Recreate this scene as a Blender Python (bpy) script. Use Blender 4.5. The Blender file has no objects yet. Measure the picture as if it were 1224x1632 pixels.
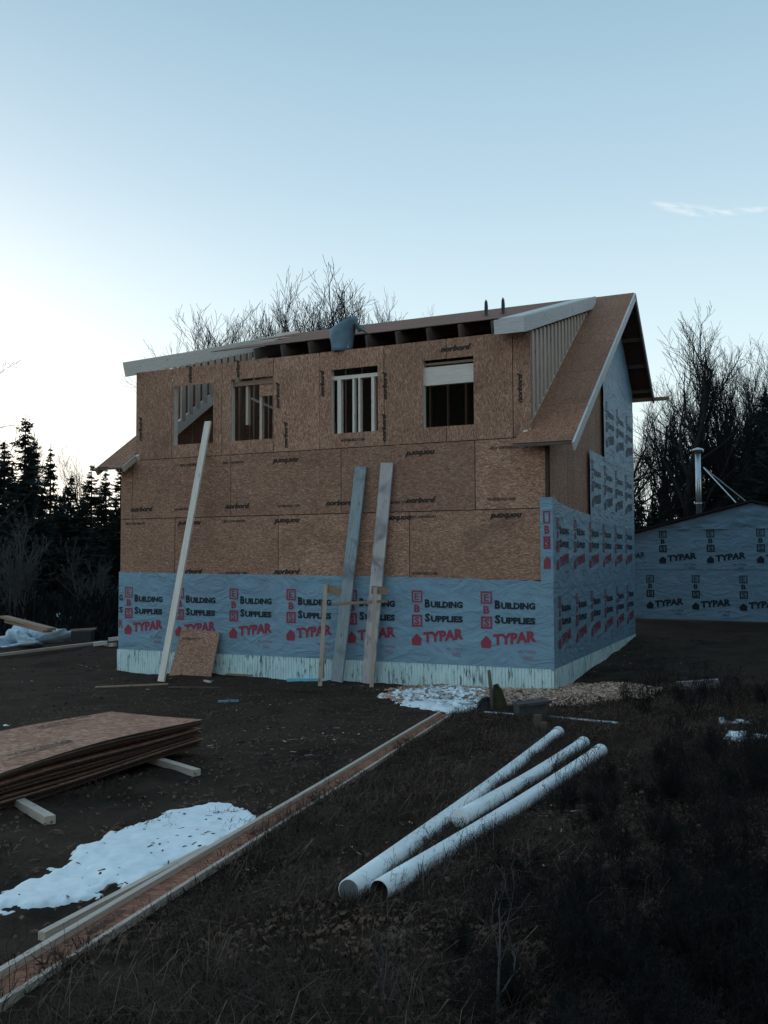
import bpy, math, random
import numpy as np
from mathutils import Vector, Matrix, Quaternion
rnd = random.Random(7); rng = np.random.default_rng(7)
S = bpy.context.scene
COL = S.collection

# ------------------------------------------------------------------ camera
H = 1.6; FPX = 1480.0; PCX, PCY = 612.0, 816.0
PITCH = math.radians(2.79); ROLL = math.radians(0.26)
_f = np.array([0, math.cos(PITCH), math.sin(PITCH)]); _u0 = np.array([0, -math.sin(PITCH), math.cos(PITCH)]); _r0 = np.array([1., 0, 0])
_r = _r0*math.cos(ROLL)-_u0*math.sin(ROLL); _u = _r0*math.sin(ROLL)+_u0*math.cos(ROLL)
CAMO = np.array([0, 0, H])
cd = bpy.data.cameras.new('camera'); cam = bpy.data.objects.new('camera', cd); COL.objects.link(cam)
cd.sensor_fit = 'VERTICAL'; cd.sensor_height = 24; cd.lens = FPX/1632*24; cd.clip_start = .05; cd.clip_end = 2000
m = Matrix(((_r[0], _u[0], -_f[0], 0), (_r[1], _u[1], -_f[1], 0), (_r[2], _u[2], -_f[2], H), (0, 0, 0, 1)))
cam.matrix_world = m; S.camera = cam

# ------------------------------------------------------------------ sky, sun, exposure
SUN_AZ = math.radians(-38); SUN_EL = math.radians(1.5)          # azimuth from +Y towards +X
W = bpy.data.worlds.new('World'); S.world = W; W.use_nodes = True
nt = W.node_tree; nt.nodes.clear()
def nd(t, **k):
    n = nt.nodes.new(t)
    for a, b in k.items(): setattr(n, a, b)
    return n
def L(a, b): nt.links.new(a, b)
def mth(op, a, b=None, c=None, clamp=False):
    n = nd('ShaderNodeMath', operation=op); n.use_clamp = clamp
    for i, v in enumerate((a, b, c)):
        if v is None: continue
        if isinstance(v, (int, float)): n.inputs[i].default_value = v
        else: L(v, n.inputs[i])
    return n.outputs[0]
tc = nd('ShaderNodeTexCoord'); nrm = nd('ShaderNodeVectorMath', operation='NORMALIZE'); L(tc.outputs['Generated'], nrm.inputs[0])
sep = nd('ShaderNodeSeparateXYZ'); L(nrm.outputs[0], sep.inputs[0])
ramp = nd('ShaderNodeValToRGB'); L(mth('MAXIMUM', sep.outputs[2], 0.0), ramp.inputs[0])
els = ramp.color_ramp.elements
stops = [(0, (.78, .91, .92)), (.12, (.75, .89, .91)), (.22, (.62, .78, .85)), (.38, (.42, .59, .715)), (.53, (.285, .455, .58)), (1, (.27, .48, .66))]
els[0].position = 0; els[0].color = (*stops[0][1], 1); els[1].position = 1; els[1].color = (*stops[-1][1], 1)
for p, c in stops[1:-1]:
    e = els.new(p); e.color = (*c, 1)
gd = Vector((math.sin(SUN_AZ)*math.cos(math.radians(4)), math.cos(SUN_AZ)*math.cos(math.radians(4)), math.sin(math.radians(4))))
dt = nd('ShaderNodeVectorMath', operation='DOT_PRODUCT'); L(nrm.outputs[0], dt.inputs[0]); dt.inputs[1].default_value = gd
g1 = mth('POWER', mth('MAXIMUM', dt.outputs['Value'], 0.0), 14.0)
elfall = mth('POWER', mth('SUBTRACT', 1.0, mth('MAXIMUM', sep.outputs[2], 0.0)), 2.0)
gl = mth('MULTIPLY', g1, elfall)
gcol = nd('ShaderNodeMix', data_type='RGBA', blend_type='ADD', clamp_factor=False)
L(mth('MULTIPLY', gl, 1.25), gcol.inputs[0]); L(ramp.outputs[0], gcol.inputs[6]); gcol.inputs[7].default_value = (.62, .50, .42, 1)
dim = nd('ShaderNodeMapRange'); dim.interpolation_type = 'SMOOTHSTEP'; L(dt.outputs['Value'], dim.inputs['Value']); dim.inputs['From Min'].default_value = -.95; dim.inputs['From Max'].default_value = .35; dim.inputs['To Min'].default_value = .80; dim.inputs['To Max'].default_value = 1.0
dm = nd('ShaderNodeVectorMath', operation='SCALE'); L(gcol.outputs[2], dm.inputs[0]); L(dim.outputs[0], dm.inputs['Scale'])
CTILT = -.32
# thin bright wisp of cloud low in the right-hand sky
def pdir(x, y):
    d = _f+_r*(x-PCX)/FPX+_u*(PCY-y)/FPX
    return d/np.linalg.norm(d)
d0 = pdir(1092, 335); ax = np.cross(d0, [0, 0, 1]); ax /= np.linalg.norm(ax); ay = np.cross(ax, d0)
def dotc(v):
    n = nd('ShaderNodeVectorMath', operation='DOT_PRODUCT'); L(nrm.outputs[0], n.inputs[0]); n.inputs[1].default_value = tuple(v); return n.outputs['Value']
cu = dotc(ax); cv = mth('SUBTRACT', dotc(ay), mth('MULTIPLY', cu, CTILT))
cmb = nd('ShaderNodeCombineXYZ'); L(mth('MULTIPLY', cu, 22.0), cmb.inputs[0]); L(mth('MULTIPLY', cv, 90.0), cmb.inputs[1])
cn = nd('ShaderNodeTexNoise'); cn.inputs['Scale'].default_value = 1.4; cn.inputs['Detail'].default_value = 5; cn.inputs['Distortion'].default_value = .6; L(cmb.outputs[0], cn.inputs['Vector'])
ell = mth('ADD', mth('POWER', mth('DIVIDE', cu, mth('ADD', .035, mth('MULTIPLY', mth('GREATER_THAN', cu, 0.0), .075))), 2.0), mth('POWER', mth('DIVIDE', mth('SUBTRACT', cv, mth('MULTIPLY', mth('POWER', mth('ADD', cu, .02), 2.0), 1.9)), mth('SUBTRACT', .0065, mth('MULTIPLY', mth('ABSOLUTE', cu), .03))), 2.0))
fall = mth('MULTIPLY', mth('MAXIMUM', mth('SUBTRACT', 1.0, ell), 0.0), mth('GREATER_THAN', dotc(d0), 0.5))
msk = mth('MULTIPLY', fall, mth('MULTIPLY', mth('SUBTRACT', cn.outputs[0], .38), 3.4, clamp=True), clamp=True)
ccol = nd('ShaderNodeMix', data_type='RGBA'); L(mth('MULTIPLY', msk, .8), ccol.inputs[0]); L(dm.outputs[0], ccol.inputs[6]); ccol.inputs[7].default_value = (.84, .88, .87, 1)
bg1 = nd('ShaderNodeBackground'); L(ccol.outputs[2], bg1.inputs[0]); bg1.inputs[1].default_value = .93
sky = nd('ShaderNodeTexSky', sky_type='NISHITA'); sky.sun_disc = False; sky.sun_elevation = SUN_EL; sky.sun_rotation = SUN_AZ
bg2 = nd('ShaderNodeBackground'); L(sky.outputs[0], bg2.inputs[0]); bg2.inputs[1].default_value = .05
addn = nd('ShaderNodeAddShader'); L(bg1.outputs[0], addn.inputs[0]); L(bg2.outputs[0], addn.inputs[1])
wo = nd('ShaderNodeOutputWorld'); L(addn.outputs[0], wo.inputs[0])
sl = bpy.data.lights.new('sun', 'SUN'); sl.energy = .06; sl.angle = math.radians(20); sl.color = (1, .86, .74)
so = bpy.data.objects.new('sun', sl); COL.objects.link(so)
sd_ = Vector((math.sin(SUN_AZ)*math.cos(SUN_EL), math.cos(SUN_AZ)*math.cos(SUN_EL), math.sin(SUN_EL)))
so.rotation_euler = sd_.to_track_quat('Z', 'Y').to_euler()
vs = S.view_settings; S.display_settings.display_device = 'sRGB'; vs.view_transform = 'Standard'; vs.look = 'None'; vs.gamma = 1; vs.exposure = 0.22
try: vs.use_curve_mapping = False
except Exception: pass

# ------------------------------------------------------------------ materials
def mat(name, rough=.8, spec=.3):
    M = bpy.data.materials.new(name); M.use_nodes = True
    M.node_tree.nodes['Principled BSDF'].inputs['Roughness'].default_value = rough
    M.node_tree.nodes['Principled BSDF'].inputs['Specular IOR Level'].default_value = spec
    return M
class T:
    def __init__(s, M): s.t = M.node_tree; s.b = s.t.nodes['Principled BSDF']
    def n(s, typ, **k):
        n = s.t.nodes.new(typ)
        for a, b in k.items(): setattr(n, a, b)
        return n
    def l(s, a, b): s.t.links.new(a, b)
    def coord(s, kind='Object', scale=(1, 1, 1), rot=(0, 0, 0), rand=False):
        c = s.n('ShaderNodeTexCoord'); o = c.outputs[kind]
        if rand:
            oi = s.n('ShaderNodeObjectInfo'); mu = s.n('ShaderNodeMath', operation='MULTIPLY'); s.l(oi.outputs['Random'], mu.inputs[0]); mu.inputs[1].default_value = 37.
            va = s.n('ShaderNodeVectorMath', operation='ADD'); s.l(o, va.inputs[0]); s.l(mu.outputs[0], va.inputs[1]); o = va.outputs[0]
        mp = s.n('ShaderNodeMapping'); mp.inputs['Scale'].default_value = scale; mp.inputs['Rotation'].default_value = rot; s.l(o, mp.inputs[0]); return mp.outputs[0]
    def noise(s, v, sc, det=4, dist=0, rough=.55):
        n = s.n('ShaderNodeTexNoise'); n.inputs['Scale'].default_value = sc; n.inputs['Detail'].default_value = det; n.inputs['Distortion'].default_value = dist; n.inputs['Roughness'].default_value = rough
        s.l(v, n.inputs['Vector']); return n.outputs[0]
    def vor(s, v, sc, out='Distance', feat='F1'):
        n = s.n('ShaderNodeTexVoronoi', feature=feat); n.inputs['Scale'].default_value = sc; s.l(v, n.inputs['Vector']); return n.outputs[out]
    def ramp(s, v, st):
        r = s.n('ShaderNodeValToRGB'); s.l(v, r.inputs[0]); e = r.color_ramp.elements
        e[0].position = st[0][0]; e[0].color = (*st[0][1], 1); e[1].position = st[-1][0]; e[1].color = (*st[-1][1], 1)
        for p, c in st[1:-1]:
            x = e.new(p); x.color = (*c, 1)
        return r.outputs[0]
    def mix(s, f, a, b, mode='MIX'):
        n = s.n('ShaderNodeMix', data_type='RGBA', blend_type=mode)
        for i, v in ((0, f), (6, a), (7, b)):
            if isinstance(v, (int, float)): n.inputs[i].default_value = v
            elif isinstance(v, tuple): n.inputs[i].default_value = (*v, 1)
            else: s.l(v, n.inputs[i])
        return n.outputs[2]
    def m(s, op, a, b=0., clamp=False):
        n = s.n('ShaderNodeMath', operation=op); n.use_clamp = clamp
        for i, v in enumerate((a, b)):
            if isinstance(v, (int, float)): n.inputs[i].default_value = v
            else: s.l(v, n.inputs[i])
        return n.outputs[0]
    def rnd(s): return s.n('ShaderNodeObjectInfo').outputs['Random']
    def bump(s, h, st=.3, d=.01):
        b = s.n('ShaderNodeBump'); b.inputs['Strength'].default_value = st; b.inputs['Distance'].default_value = d; s.l(h, b.inputs['Height']); s.l(b.outputs[0], s.b.inputs['Normal'])
    def col(s, c): s.l(c, s.b.inputs['Base Color'])
def g3(v): return (v, v, v)
def osb(name, tint=(1, 1, 1), kind='Object', vert=False):
    M = mat(name, .75, .2); t = T(M)
    v0 = t.coord(kind, rand=True)
    wn = t.n('ShaderNodeTexNoise'); wn.inputs['Scale'].default_value = 6; t.l(v0, wn.inputs['Vector'])
    vm = t.n('ShaderNodeVectorMath', operation='MULTIPLY_ADD'); t.l(wn.outputs['Color'], vm.inputs[0]); vm.inputs[1].default_value = (.06, .06, .06); t.l(v0, vm.inputs[2])
    def fl(rot, sc):
        mp = t.n('ShaderNodeMapping'); mp.inputs['Rotation'].default_value = rot; mp.inputs['Scale'].default_value = sc; t.l(vm.outputs[0], mp.inputs[0])
        n = t.n('ShaderNodeTexVoronoi'); n.inputs['Scale'].default_value = 1; t.l(mp.outputs[0], n.inputs['Vector']); sp = t.n('ShaderNodeSeparateColor'); t.l(n.outputs['Color'], sp.inputs[0]); return sp.outputs[0]
    q = (lambda v: (v[2], v[1], v[0])) if vert else (lambda v: v)
    a = fl((0, 0, 0), q((20, 20, 75))); b = fl((.3, .5, .5), q((24, 60, 80))); c = fl((-.2, -.7, -.4), q((30, 60, 60)))
    f = t.m('ADD', t.m('MULTIPLY', a, .35), t.m('ADD', t.m('MULTIPLY', b, .35), t.m('MULTIPLY', c, .3)))
    f = t.m('ADD', f, t.m('MULTIPLY', t.m('SUBTRACT', t.noise(v0, 1.3, 3), .5), .35))
    C = [(.15, (.22, .104, .066)), (.36, (.33, .170, .112)), (.5, (.405, .217, .147)), (.64, (.485, .276, .188)), (.85, (.66, .42, .295))]
    C = [(p, tuple(x*y for x, y in zip(c_, tint))) for p, c_ in C]
    cc = t.ramp(f, C)
    cc = t.mix(t.m('MULTIPLY', t.rnd(), .42), cc, (.17, .10, .07))
    st = t.m('SUBTRACT', t.noise(v0, .9, 5, 1), .55)
    cc = t.mix(t.m('MULTIPLY', st, 2.2, clamp=True), cc, (.13, .08, .055))
    t.col(cc); t.bump(f, .5, .004); return M
def lumber(name, base, dark, knots=True, stain=None):
    M = mat(name, .7, .25); t = T(M)
    v = t.coord('UV', rand=True, scale=(1.2, 26, 1)); g = t.noise(v, 3, 5, 1.2)
    c = t.ramp(g, [(.3, dark), (.6, base), (.8, tuple(min(1, x*1.12) for x in base))])
    v2 = t.coord('UV', rand=True)
    if knots:
        mp = t.n('ShaderNodeMapping'); mp.inputs['Scale'].default_value = (2.2, 9, 1); t.l(v2, mp.inputs[0])
        k = t.vor(mp.outputs[0], 1.0); kk = t.m('MULTIPLY', t.m('SUBTRACT', .13, k), 10, clamp=True)
        c = t.mix(kk, c, tuple(x*.22 for x in dark))
    if stain:
        s2 = t.m('MULTIPLY', t.m('SUBTRACT', t.noise(v2, 2.2, 6, .5), .5), 5, clamp=True)
        c = t.mix(s2, c, stain)
    c = t.mix(t.m('MULTIPLY', t.rnd(), .3), c, dark)
    t.col(c); t.bump(g, .3, .002); return M
def plain(name, c, rough=.7, spec=.3, var=.25, sc=8, metal=0, bump=0):
    M = mat(name, rough, spec); t = T(M); v = t.coord('Object')
    n = t.noise(v, sc, 5)
    t.col(t.ramp(n, [(.25, tuple(x*(1-var) for x in c)), (.75, tuple(min(1, x*(1+var)) for x in c))]))
    M.node_tree.nodes['Principled BSDF'].inputs['Metallic'].default_value = metal
    if bump: t.bump(n, bump, .01)
    return M
OSB = osb('osb'); OSBV = osb('osb_upright', vert=True); OSBR = osb('osb_roof', (.80, .68, .60), vert=True); OSBD = osb('osb_dormer_roof', (.56, .42, .36), vert=True); OSBU = osb('osb_dark', (.22, .2, .2)); OSBP = osb('osb_pile', (1.0, .86, .82)); OSBJ = osb('osb_web', (.85, .56, .48)); OSBE = plain('osb_edge', (.075, .05, .038), .9, var=.5, sc=40)
LUM = lumber('lumber', (.60, .49, .41), (.40, .31, .25)); LUMW = lumber('lumber_pale', (.66, .64, .62), (.45, .43, .42)); LUMH = lumber('lumber_bright', (.84, .74, .66), (.62, .53, .46)); LUMG = lumber('lumber_weathered', (.40, .45, .48), (.22, .25, .27), stain=(.10, .11, .12))
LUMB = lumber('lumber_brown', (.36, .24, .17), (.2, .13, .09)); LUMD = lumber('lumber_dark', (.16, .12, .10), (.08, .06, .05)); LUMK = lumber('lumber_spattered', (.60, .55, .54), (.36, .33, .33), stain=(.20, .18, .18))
def wrapmat(name, c):
    M = mat(name, .45, .35); t = T(M); v = t.coord('Object', rand=True)
    n1 = t.noise(t.coord('Object', scale=(1, 1, 2.2), rand=True), 1.3, 7, 1.8, .62); n2 = t.noise(v, 9, 4, .5)
    cc = t.ramp(n1, [(.3, tuple(x*.86 for x in c)), (.7, tuple(x*1.1 for x in c))]); t.col(cc)
    h = t.m('ADD', t.m('MULTIPLY', n1, 1.0), t.m('MULTIPLY', n2, .16)); t.bump(h, 1.0, .06)
    return M
WRAP = wrapmat('house_wrap', (.215, .345, .445)); WRAPS = wrapmat('shed_wrap', (.20, .325, .435))
def foammat():
    M = mat('foundation_foam', .7, .2); t = T(M); v = t.coord('Object')
    n = t.noise(t.coord('Object', scale=(9, 9, 1.5)), 2.6, 6, .4, .65)
    c = t.ramp(t.noise(v, 2.5, 4), [(.3, (.56, .74, .75)), (.7, (.74, .88, .88))])
    gate = t.m('MULTIPLY', t.m('SUBTRACT', t.noise(v, 1.7, 3), .33), 4.5, clamp=True)
    dn = t.m('MULTIPLY', t.m('MULTIPLY', t.m('SUBTRACT', n, .53), 10, clamp=True), gate)
    t.col(t.mix(dn, c, (.05, .06, .06))); t.bump(n, .4, .01); return M
FOAM = foammat()
INKR = plain('print_red', (.30, .045, .075), .6, var=.15); INKD = plain('print_dark', (.014, .02, .034), .6, var=.1); INKN = plain('print_navy', (.03, .05, .09), .6, var=.1); INKF = plain('print_faint', (.30, .17, .22), .6, var=.1); INKO = plain('stamp_ink', (.045, .032, .028), .8, var=.5, sc=60)
PVC = plain('pvc', (.86, .88, .88), .35, .5, var=.05)
def _dirt(M, c0, thr=.56):
    t = T(M); v = t.coord('Object'); n = t.noise(v, 7, 7, .4, .7); f = t.m('MULTIPLY', t.m('SUBTRACT', n, thr), 5, clamp=True); t.col(t.mix(t.m('MULTIPLY', f, .55), c0, (.42, .37, .33)))
_dirt(PVC, (.86, .88, .88)); PVCI = plain('pvc_end', (.16, .17, .17), .8)
METAL = plain('galvanised', (.5, .55, .6), .35, .5, var=.15, metal=.8); DARKM = plain('dark_metal', (.03, .035, .04), .5); RUB = plain('black_rubber', (.015, .015, .016), .7)
TARP = plain('tarp_blue_grey', (.13, .21, .27), .5, .4, var=.35, sc=5, bump=.6); TARPL = plain('tarp_pale', (.50, .64, .74), .5, .4, var=.3, sc=4, bump=.6)
OLIVE = plain('olive_steel', (.06, .055, .03), .6, var=.4); ROCK = plain('grey_rock', (.12, .13, .13), .9, var=.4, sc=6, bump=.6); BLUEF = plain('blue_foam', (.20, .50, .60), .6, var=.15)
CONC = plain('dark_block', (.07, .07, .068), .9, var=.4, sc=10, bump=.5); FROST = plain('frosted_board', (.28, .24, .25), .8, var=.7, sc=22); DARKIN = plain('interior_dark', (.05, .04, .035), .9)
SHAV = plain('shavings', (.56, .38, .28), .8, var=.4, sc=14); ROOFD = plain('roof_felt_black', (.015, .017, .018), .8)
def snowmat():
    M = mat('snow', .6, .25); t = T(M); v = t.coord('Object'); n = t.noise(v, 14, 6)
    t.col(t.ramp(n, [(.2, (.70, .76, .80)), (.5, (.84, .87, .89)), (.8, (.90, .92, .93))])); t.bump(n, .3, .012)
    M.node_tree.nodes['Principled BSDF'].inputs['Subsurface Weight'].default_value = 0; return M
SNOW = snowmat()
def groundmat():
    M = mat('soil', .95, .1); t = T(M); v = t.coord('Object')
    big = t.noise(v, .35, 5, .5); mid2 = t.noise(v, 1.1, 6, .8, .6); med = t.noise(v, 3, 7, .3, .65); fine = t.noise(v, 38, 5, 0, .7)
    c = t.ramp(med, [(.25, (.020, .013, .010)), (.5, (.052, .032, .022)), (.75, (.082, .050, .034))])
    c2 = t.ramp(fine, [(.3, (.014, .009, .006)), (.55, (.046, .031, .023)), (.8, (.095, .066, .049))])
    c = t.mix(.5, c, c2)
    c = t.mix(t.m('MULTIPLY', t.m('SUBTRACT', mid2, .5), 4, clamp=True), c, (.062, .042, .031)); c = t.mix(t.m('MULTIPLY', t.m('SUBTRACT', .46, mid2), 5, clamp=True), c, (.014, .010, .008))
    ol = t.ramp(fine, [(.3, (.014, .012, .006)), (.8, (.062, .052, .028))])
    c = t.mix(t.m('MULTIPLY', t.m('SUBTRACT', big, .5), 3.5, clamp=True), c, ol)
    p = t.vor(v, 16); pc = t.m('MULTIPLY', t.m('SUBTRACT', .12, p), 20, clamp=True)
    gate = t.m('GREATER_THAN', t.noise(v, 5, 3), .56)
    c = t.mix(t.m('MULTIPLY', t.m('MULTIPLY', pc, gate), .7), c, (.12, .11, .10))
    t.col(c); t.bump(t.m('ADD', med, t.m('MULTIPLY', fine, .4)), .9, .05); return M
SOIL = groundmat()
BARK = plain('bark', (.025, .025, .025), .95, .1, var=.45, sc=12); BARKL = plain('pale_bark', (.085, .085, .085), .9, .1, var=.4, sc=12); TWIG = plain('twigs', (.014, .016, .018), .95, .1, var=.3)
STRAW = plain('straw', (.17, .125, .09), .9, .1, var=.5, sc=5); NEED = plain('needles', (.022, .032, .028), .85, .1, var=.6, sc=3); BRUSH = plain('brush_twigs', (.018, .017, .017), .9, .1, var=.5, sc=9); BRUSHP = plain('grey_twigs', (.085, .085, .085), .9, .1, var=.4, sc=9)
GRASS = plain('dead_grass', (.062, .042, .033), .9, .1, var=.6, sc=2.5); LEAF = plain('dead_leaves', (.12, .062, .042), .8, .15, var=.6, sc=9); LEAFG = plain('brush_leaves', (.013, .016, .012), .9, .05, var=.6, sc=9)

# ------------------------------------------------------------------ mesh helpers
class MB:
    def __init__(s): s.v = []; s.f = []; s.uv = []; s.mi = []
    def face(s, idx, uv=None, mi=0): s.f.append(idx); s.uv.append(uv or [(0, 0)]*len(idx)); s.mi.append(mi)
    def box(s, c, X, Y, Z, sx, sy, sz, mi=0, taper=1.0):
        c, X, Y, Z = map(lambda q: np.array(q, float), (c, X, Y, Z)); b = len(s.v)
        for k in (-.5, .5):
            for j in (-.5, .5):
                for i in (-.5, .5): s.v.append(c+X*i*sx+Y*j*sy+Z*k*sz)
        sz3 = (sx, sy, sz); L0 = int(np.argmax(sz3)); o = [q for q in range(3) if q != L0]
        for q in ((0, 2, 3, 1), (4, 5, 7, 6), (0, 1, 5, 4), (2, 6, 7, 3), (0, 4, 6, 2), (1, 3, 7, 5)):
            uv = []
            for vi in q:
                l = ((vi & 1)*sx, ((vi >> 1) & 1)*sy, ((vi >> 2) & 1)*sz)
                uv.append((l[L0], l[o[0]]+l[o[1]]*1.0))
            s.face([b+x for x in q], uv, mi)
    def beam(s, p0, p1, w, t, up=(0, 0, 1), mi=0):
        p0 = np.array(p0, float); p1 = np.array(p1, float); X = p1-p0; l = np.linalg.norm(X); X /= l
        Y = np.cross(np.array(up, float), X); Y /= np.linalg.norm(Y); Z = np.cross(X, Y)
        s.box((p0+p1)/2, X, Y, Z, l, w, t, mi)          # w across, t along up
    def prism(s, pts, ext, mi=0):
        """pts: 3D planar polygon, ext: extrusion vector"""
        pts = [np.array(p, float) for p in pts]; e = np.array(ext, float); n = len(pts); b = len(s.v)
        s.v += pts+[p+e for p in pts]
        nr = np.zeros(3)
        for i in range(n): nr += np.cross(pts[i]-pts[0], pts[(i+1) % n]-pts[0])
        fl = np.dot(nr, e) > 0
        A = list(range(b, b+n)); B = list(range(b+n, b+2*n))
        s.face(A[::-1] if fl else A, None, mi); s.face(B if fl else B[::-1], None, mi)
        for i in range(n):
            j = (i+1) % n; q = [A[i], A[j], B[j], B[i]]
            s.face(q if fl else q[::-1], None, mi)
    def tube(s, pts, rad, n=8, cap=True, mi=0, inner=None):
        pts = [np.array(p, float) for p in pts]; rings = []; ref = np.array([.13, .31, .94])
        Lc = 0
        for i, p in enumerate(pts):
            d = pts[min(i+1, len(pts)-1)]-pts[max(i-1, 0)]; d = d/(np.linalg.norm(d)+1e-9)
            if abs(d@ref) > .97: ref = np.array([.9, .2, .1])
            a = np.cross(d, ref); a /= np.linalg.norm(a); c = np.cross(d, a); b = len(s.v); rings.append(b)
            for k in range(n):
                th = 2*math.pi*k/n; s.v.append(p+(a*math.cos(th)+c*math.sin(th))*rad[i])
        for i in range(len(pts)-1):
            l1 = float(np.linalg.norm(pts[i+1]-pts[i]))
            for k in range(n):
                k2 = (k+1) % n; s.face([rings[i]+k, rings[i+1]+k, rings[i+1]+k2, rings[i]+k2], [(Lc, k/n), (Lc+l1, k/n), (Lc+l1, (k+1)/n), (Lc, (k+1)/n)], mi)
            Lc += l1
        if cap:
            s.face([rings[0]+k for k in range(n)], None, mi); s.face([rings[-1]+k for k in range(n)][::-1], None, mi)
    def build(s, name, mats, parent=None, smooth=False, loc=(0, 0, 0), rot=None):
        me = bpy.data.meshes.new(name); loc = np.array(loc, float)
        if not isinstance(mats, (list, tuple)): mats = [mats]
        vv = [v for v in s.v]
        me.from_pydata([tuple(v) for v in vv], [], s.f)
        for m_ in mats: me.materials.append(m_)
        if len(mats) > 1: me.polygons.foreach_set('material_index', s.mi)
        ul = me.uv_layers.new(name='UVMap'); flat = [c for q in s.uv for p in q for c in p]; ul.data.foreach_set('uv', flat)
        if smooth: me.polygons.foreach_set('use_smooth', [True]*len(me.polygons))
        me.update(); o = bpy.data.objects.new(name, me); COL.objects.link(o); o.location = tuple(loc)
        if rot is not None: o.rotation_euler = rot
        if parent is not None: o.parent = parent
        return o
def np_mesh(name, V, F, mats, parent=None, smooth=False, mi=None):
    """V (n,3), F (m,k) equal-sized faces"""
    me = bpy.data.meshes.new(name); V = np.asarray(V, np.float32); F = np.asarray(F, np.int32); k = F.shape[1]
    me.vertices.add(len(V)); me.vertices.foreach_set('co', V.ravel()); me.loops.add(F.size); me.loops.foreach_set('vertex_index', F.ravel())
    me.polygons.add(len(F)); me.polygons.foreach_set('loop_start', np.arange(0, F.size, k, dtype=np.int32)); me.polygons.foreach_set('loop_total', np.full(len(F), k, np.int32))
    if not isinstance(mats, (list, tuple)): mats = [mats]
    for m_ in mats: me.materials.append(m_)
    if mi is not None: me.polygons.foreach_set('material_index', np.asarray(mi, np.int32))
    if smooth: me.polygons.foreach_set('use_smooth', np.ones(len(F), bool))
    me.update(); me.validate(); o = bpy.data.objects.new(name, me); COL.objects.link(o)
    if parent is not None: o.parent = parent
    return o
def tag(o, label=None, cat=None, group=None, kind=None):
    if label: o['label'] = label
    if cat: o['category'] = cat
    if group: o['group'] = group
    if kind: o['kind'] = kind
    return o
def thing(name, label, cat, loc=(0, 0, 0), rz=0, group=None):
    o = bpy.data.objects.new(name, None); COL.objects.link(o); o.location = tuple(loc); o.rotation_euler = (0, 0, rz); o.empty_display_size = .2
    return tag(o, label, cat, group)
def copy_tree(o, parent=None):
    c = o.copy(); COL.objects.link(c)
    if parent is not None: c.parent = parent
    for ch in [x for x in list(KIDS.get(o.name, []))]: copy_tree(ch, c)
    return c
KIDS = {}
def kid(o, parent): KIDS.setdefault(parent.name, []).append(o); return o
def single(name, mb, mats, label, cat, base, group=None, smooth=False, kind=None):
    """mesh given in world coordinates, origin moved to base"""
    base = np.array(base, float); mb.v = [v-base for v in mb.v]
    o = mb.build(name, mats, loc=base, smooth=smooth); return tag(o, label, cat, group, kind)

# ------------------------------------------------------------------ ground
_tab = np.random.default_rng(3).random((256, 256))
def vnoise(x, y):
    xi = np.floor(x).astype(int); yi = np.floor(y).astype(int); fx = x-xi; fy = y-yi; fx = fx*fx*(3-2*fx); fy = fy*fy*(3-2*fy)
    t = lambda a, b: _tab[a & 255, b & 255]
    return (t(xi, yi)*(1-fx)+t(xi+1, yi)*fx)*(1-fy)+(t(xi, yi+1)*(1-fx)+t(xi+1, yi+1)*fx)*fy-.5
def fbm(x, y, sc, o=4):
    r = 0; a = 1
    for i in range(o): r = r+a*vnoise(x*sc+17.3*i, y*sc+9.1*i); sc *= 2.1; a *= .5
    return r
CP = np.array([(0, 0, 0), (-3, 1, 0), (3, 1, .08), (0, 5, -.19), (-1.6, 3.7, -.12), (2.1, 11.1, -.48), (2.79, 15.6, -.68), (-5.5, 19.4, -.73), (6.0, 22.6, -.36), (-2.3, 26.4, -.45),
    (-1.4, 17.4, -.70), (0.7, 16.4, -.68), (4.4, 19.1, -.55), (7.0, 25.3, -.12), (9.7, 23.6, -.1), (14, 22, 0), (6, 8, -.12), (4, 4, .06), (10, 15, -.1), (5.5, 13, -.36), (-6, 8, -.35), (-2, 9.5, -.4), (-10, 15, -.6), (-10, 29, -.7), (-4, 35, -.5), (10, 40, .2), (-20, 40, -.5),
    (0, 60, 0), (50, 60, 0), (-50, 60, 0), (-30, 10, -.3), (30, 10, .3), (0, -30, .2), (150, 0, 0), (-150, 0, 0), (0, 150, 0), (0, -150, 0), (110, 110, 0), (-110, 110, 0), (110, -110, 0), (-110, -110, 0)])
_d = np.hypot(CP[:, None, 0]-CP[None, :, 0], CP[:, None, 1]-CP[None, :, 1]); _A = _d*1.0
_w = np.linalg.solve(np.block([[_A, np.ones((len(CP), 1))], [np.ones((1, len(CP))), np.zeros((1, 1))]]), np.r_[CP[:, 2], 0])
def G0(x, y):
    x = np.asarray(x, float); y = np.asarray(y, float); d = np.sqrt((x[..., None]-CP[:, 0])**2+(y[..., None]-CP[:, 1])**2+.0)
    return d@_w[:-1]+_w[-1]
def G(x, y):
    x = np.asarray(x, float); y = np.asarray(y, float)
    return G0(x, y)+fbm(x, y, .8, 4)*.085+fbm(x+50, y, 4., 4)*.03
def ray(x, y): return _f+_r*(x-PCX)/FPX+_u*(PCY-y)/FPX
def onground(x, y, dz=0.):
    d = ray(x, y); t = 1.5; st = .25
    prev = t
    while t < 120:
        p = CAMO+d*t
        if p[2] < G(p[0], p[1])+dz: break
        prev = t; t += st
    lo, hi = prev, t
    for _ in range(18):
        mid = (lo+hi)/2; p = CAMO+d*mid
        if p[2] < G(p[0], p[1])+dz: hi = mid
        else: lo = mid
    return CAMO+d*hi
def atd(x, y, depth): return CAMO+ray(x, y)*depth
ang = np.concatenate([np.arange(-40, 40, .14), np.arange(40, 320, 2.5)]); ang = np.radians(ang)
rad = [.4]
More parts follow.
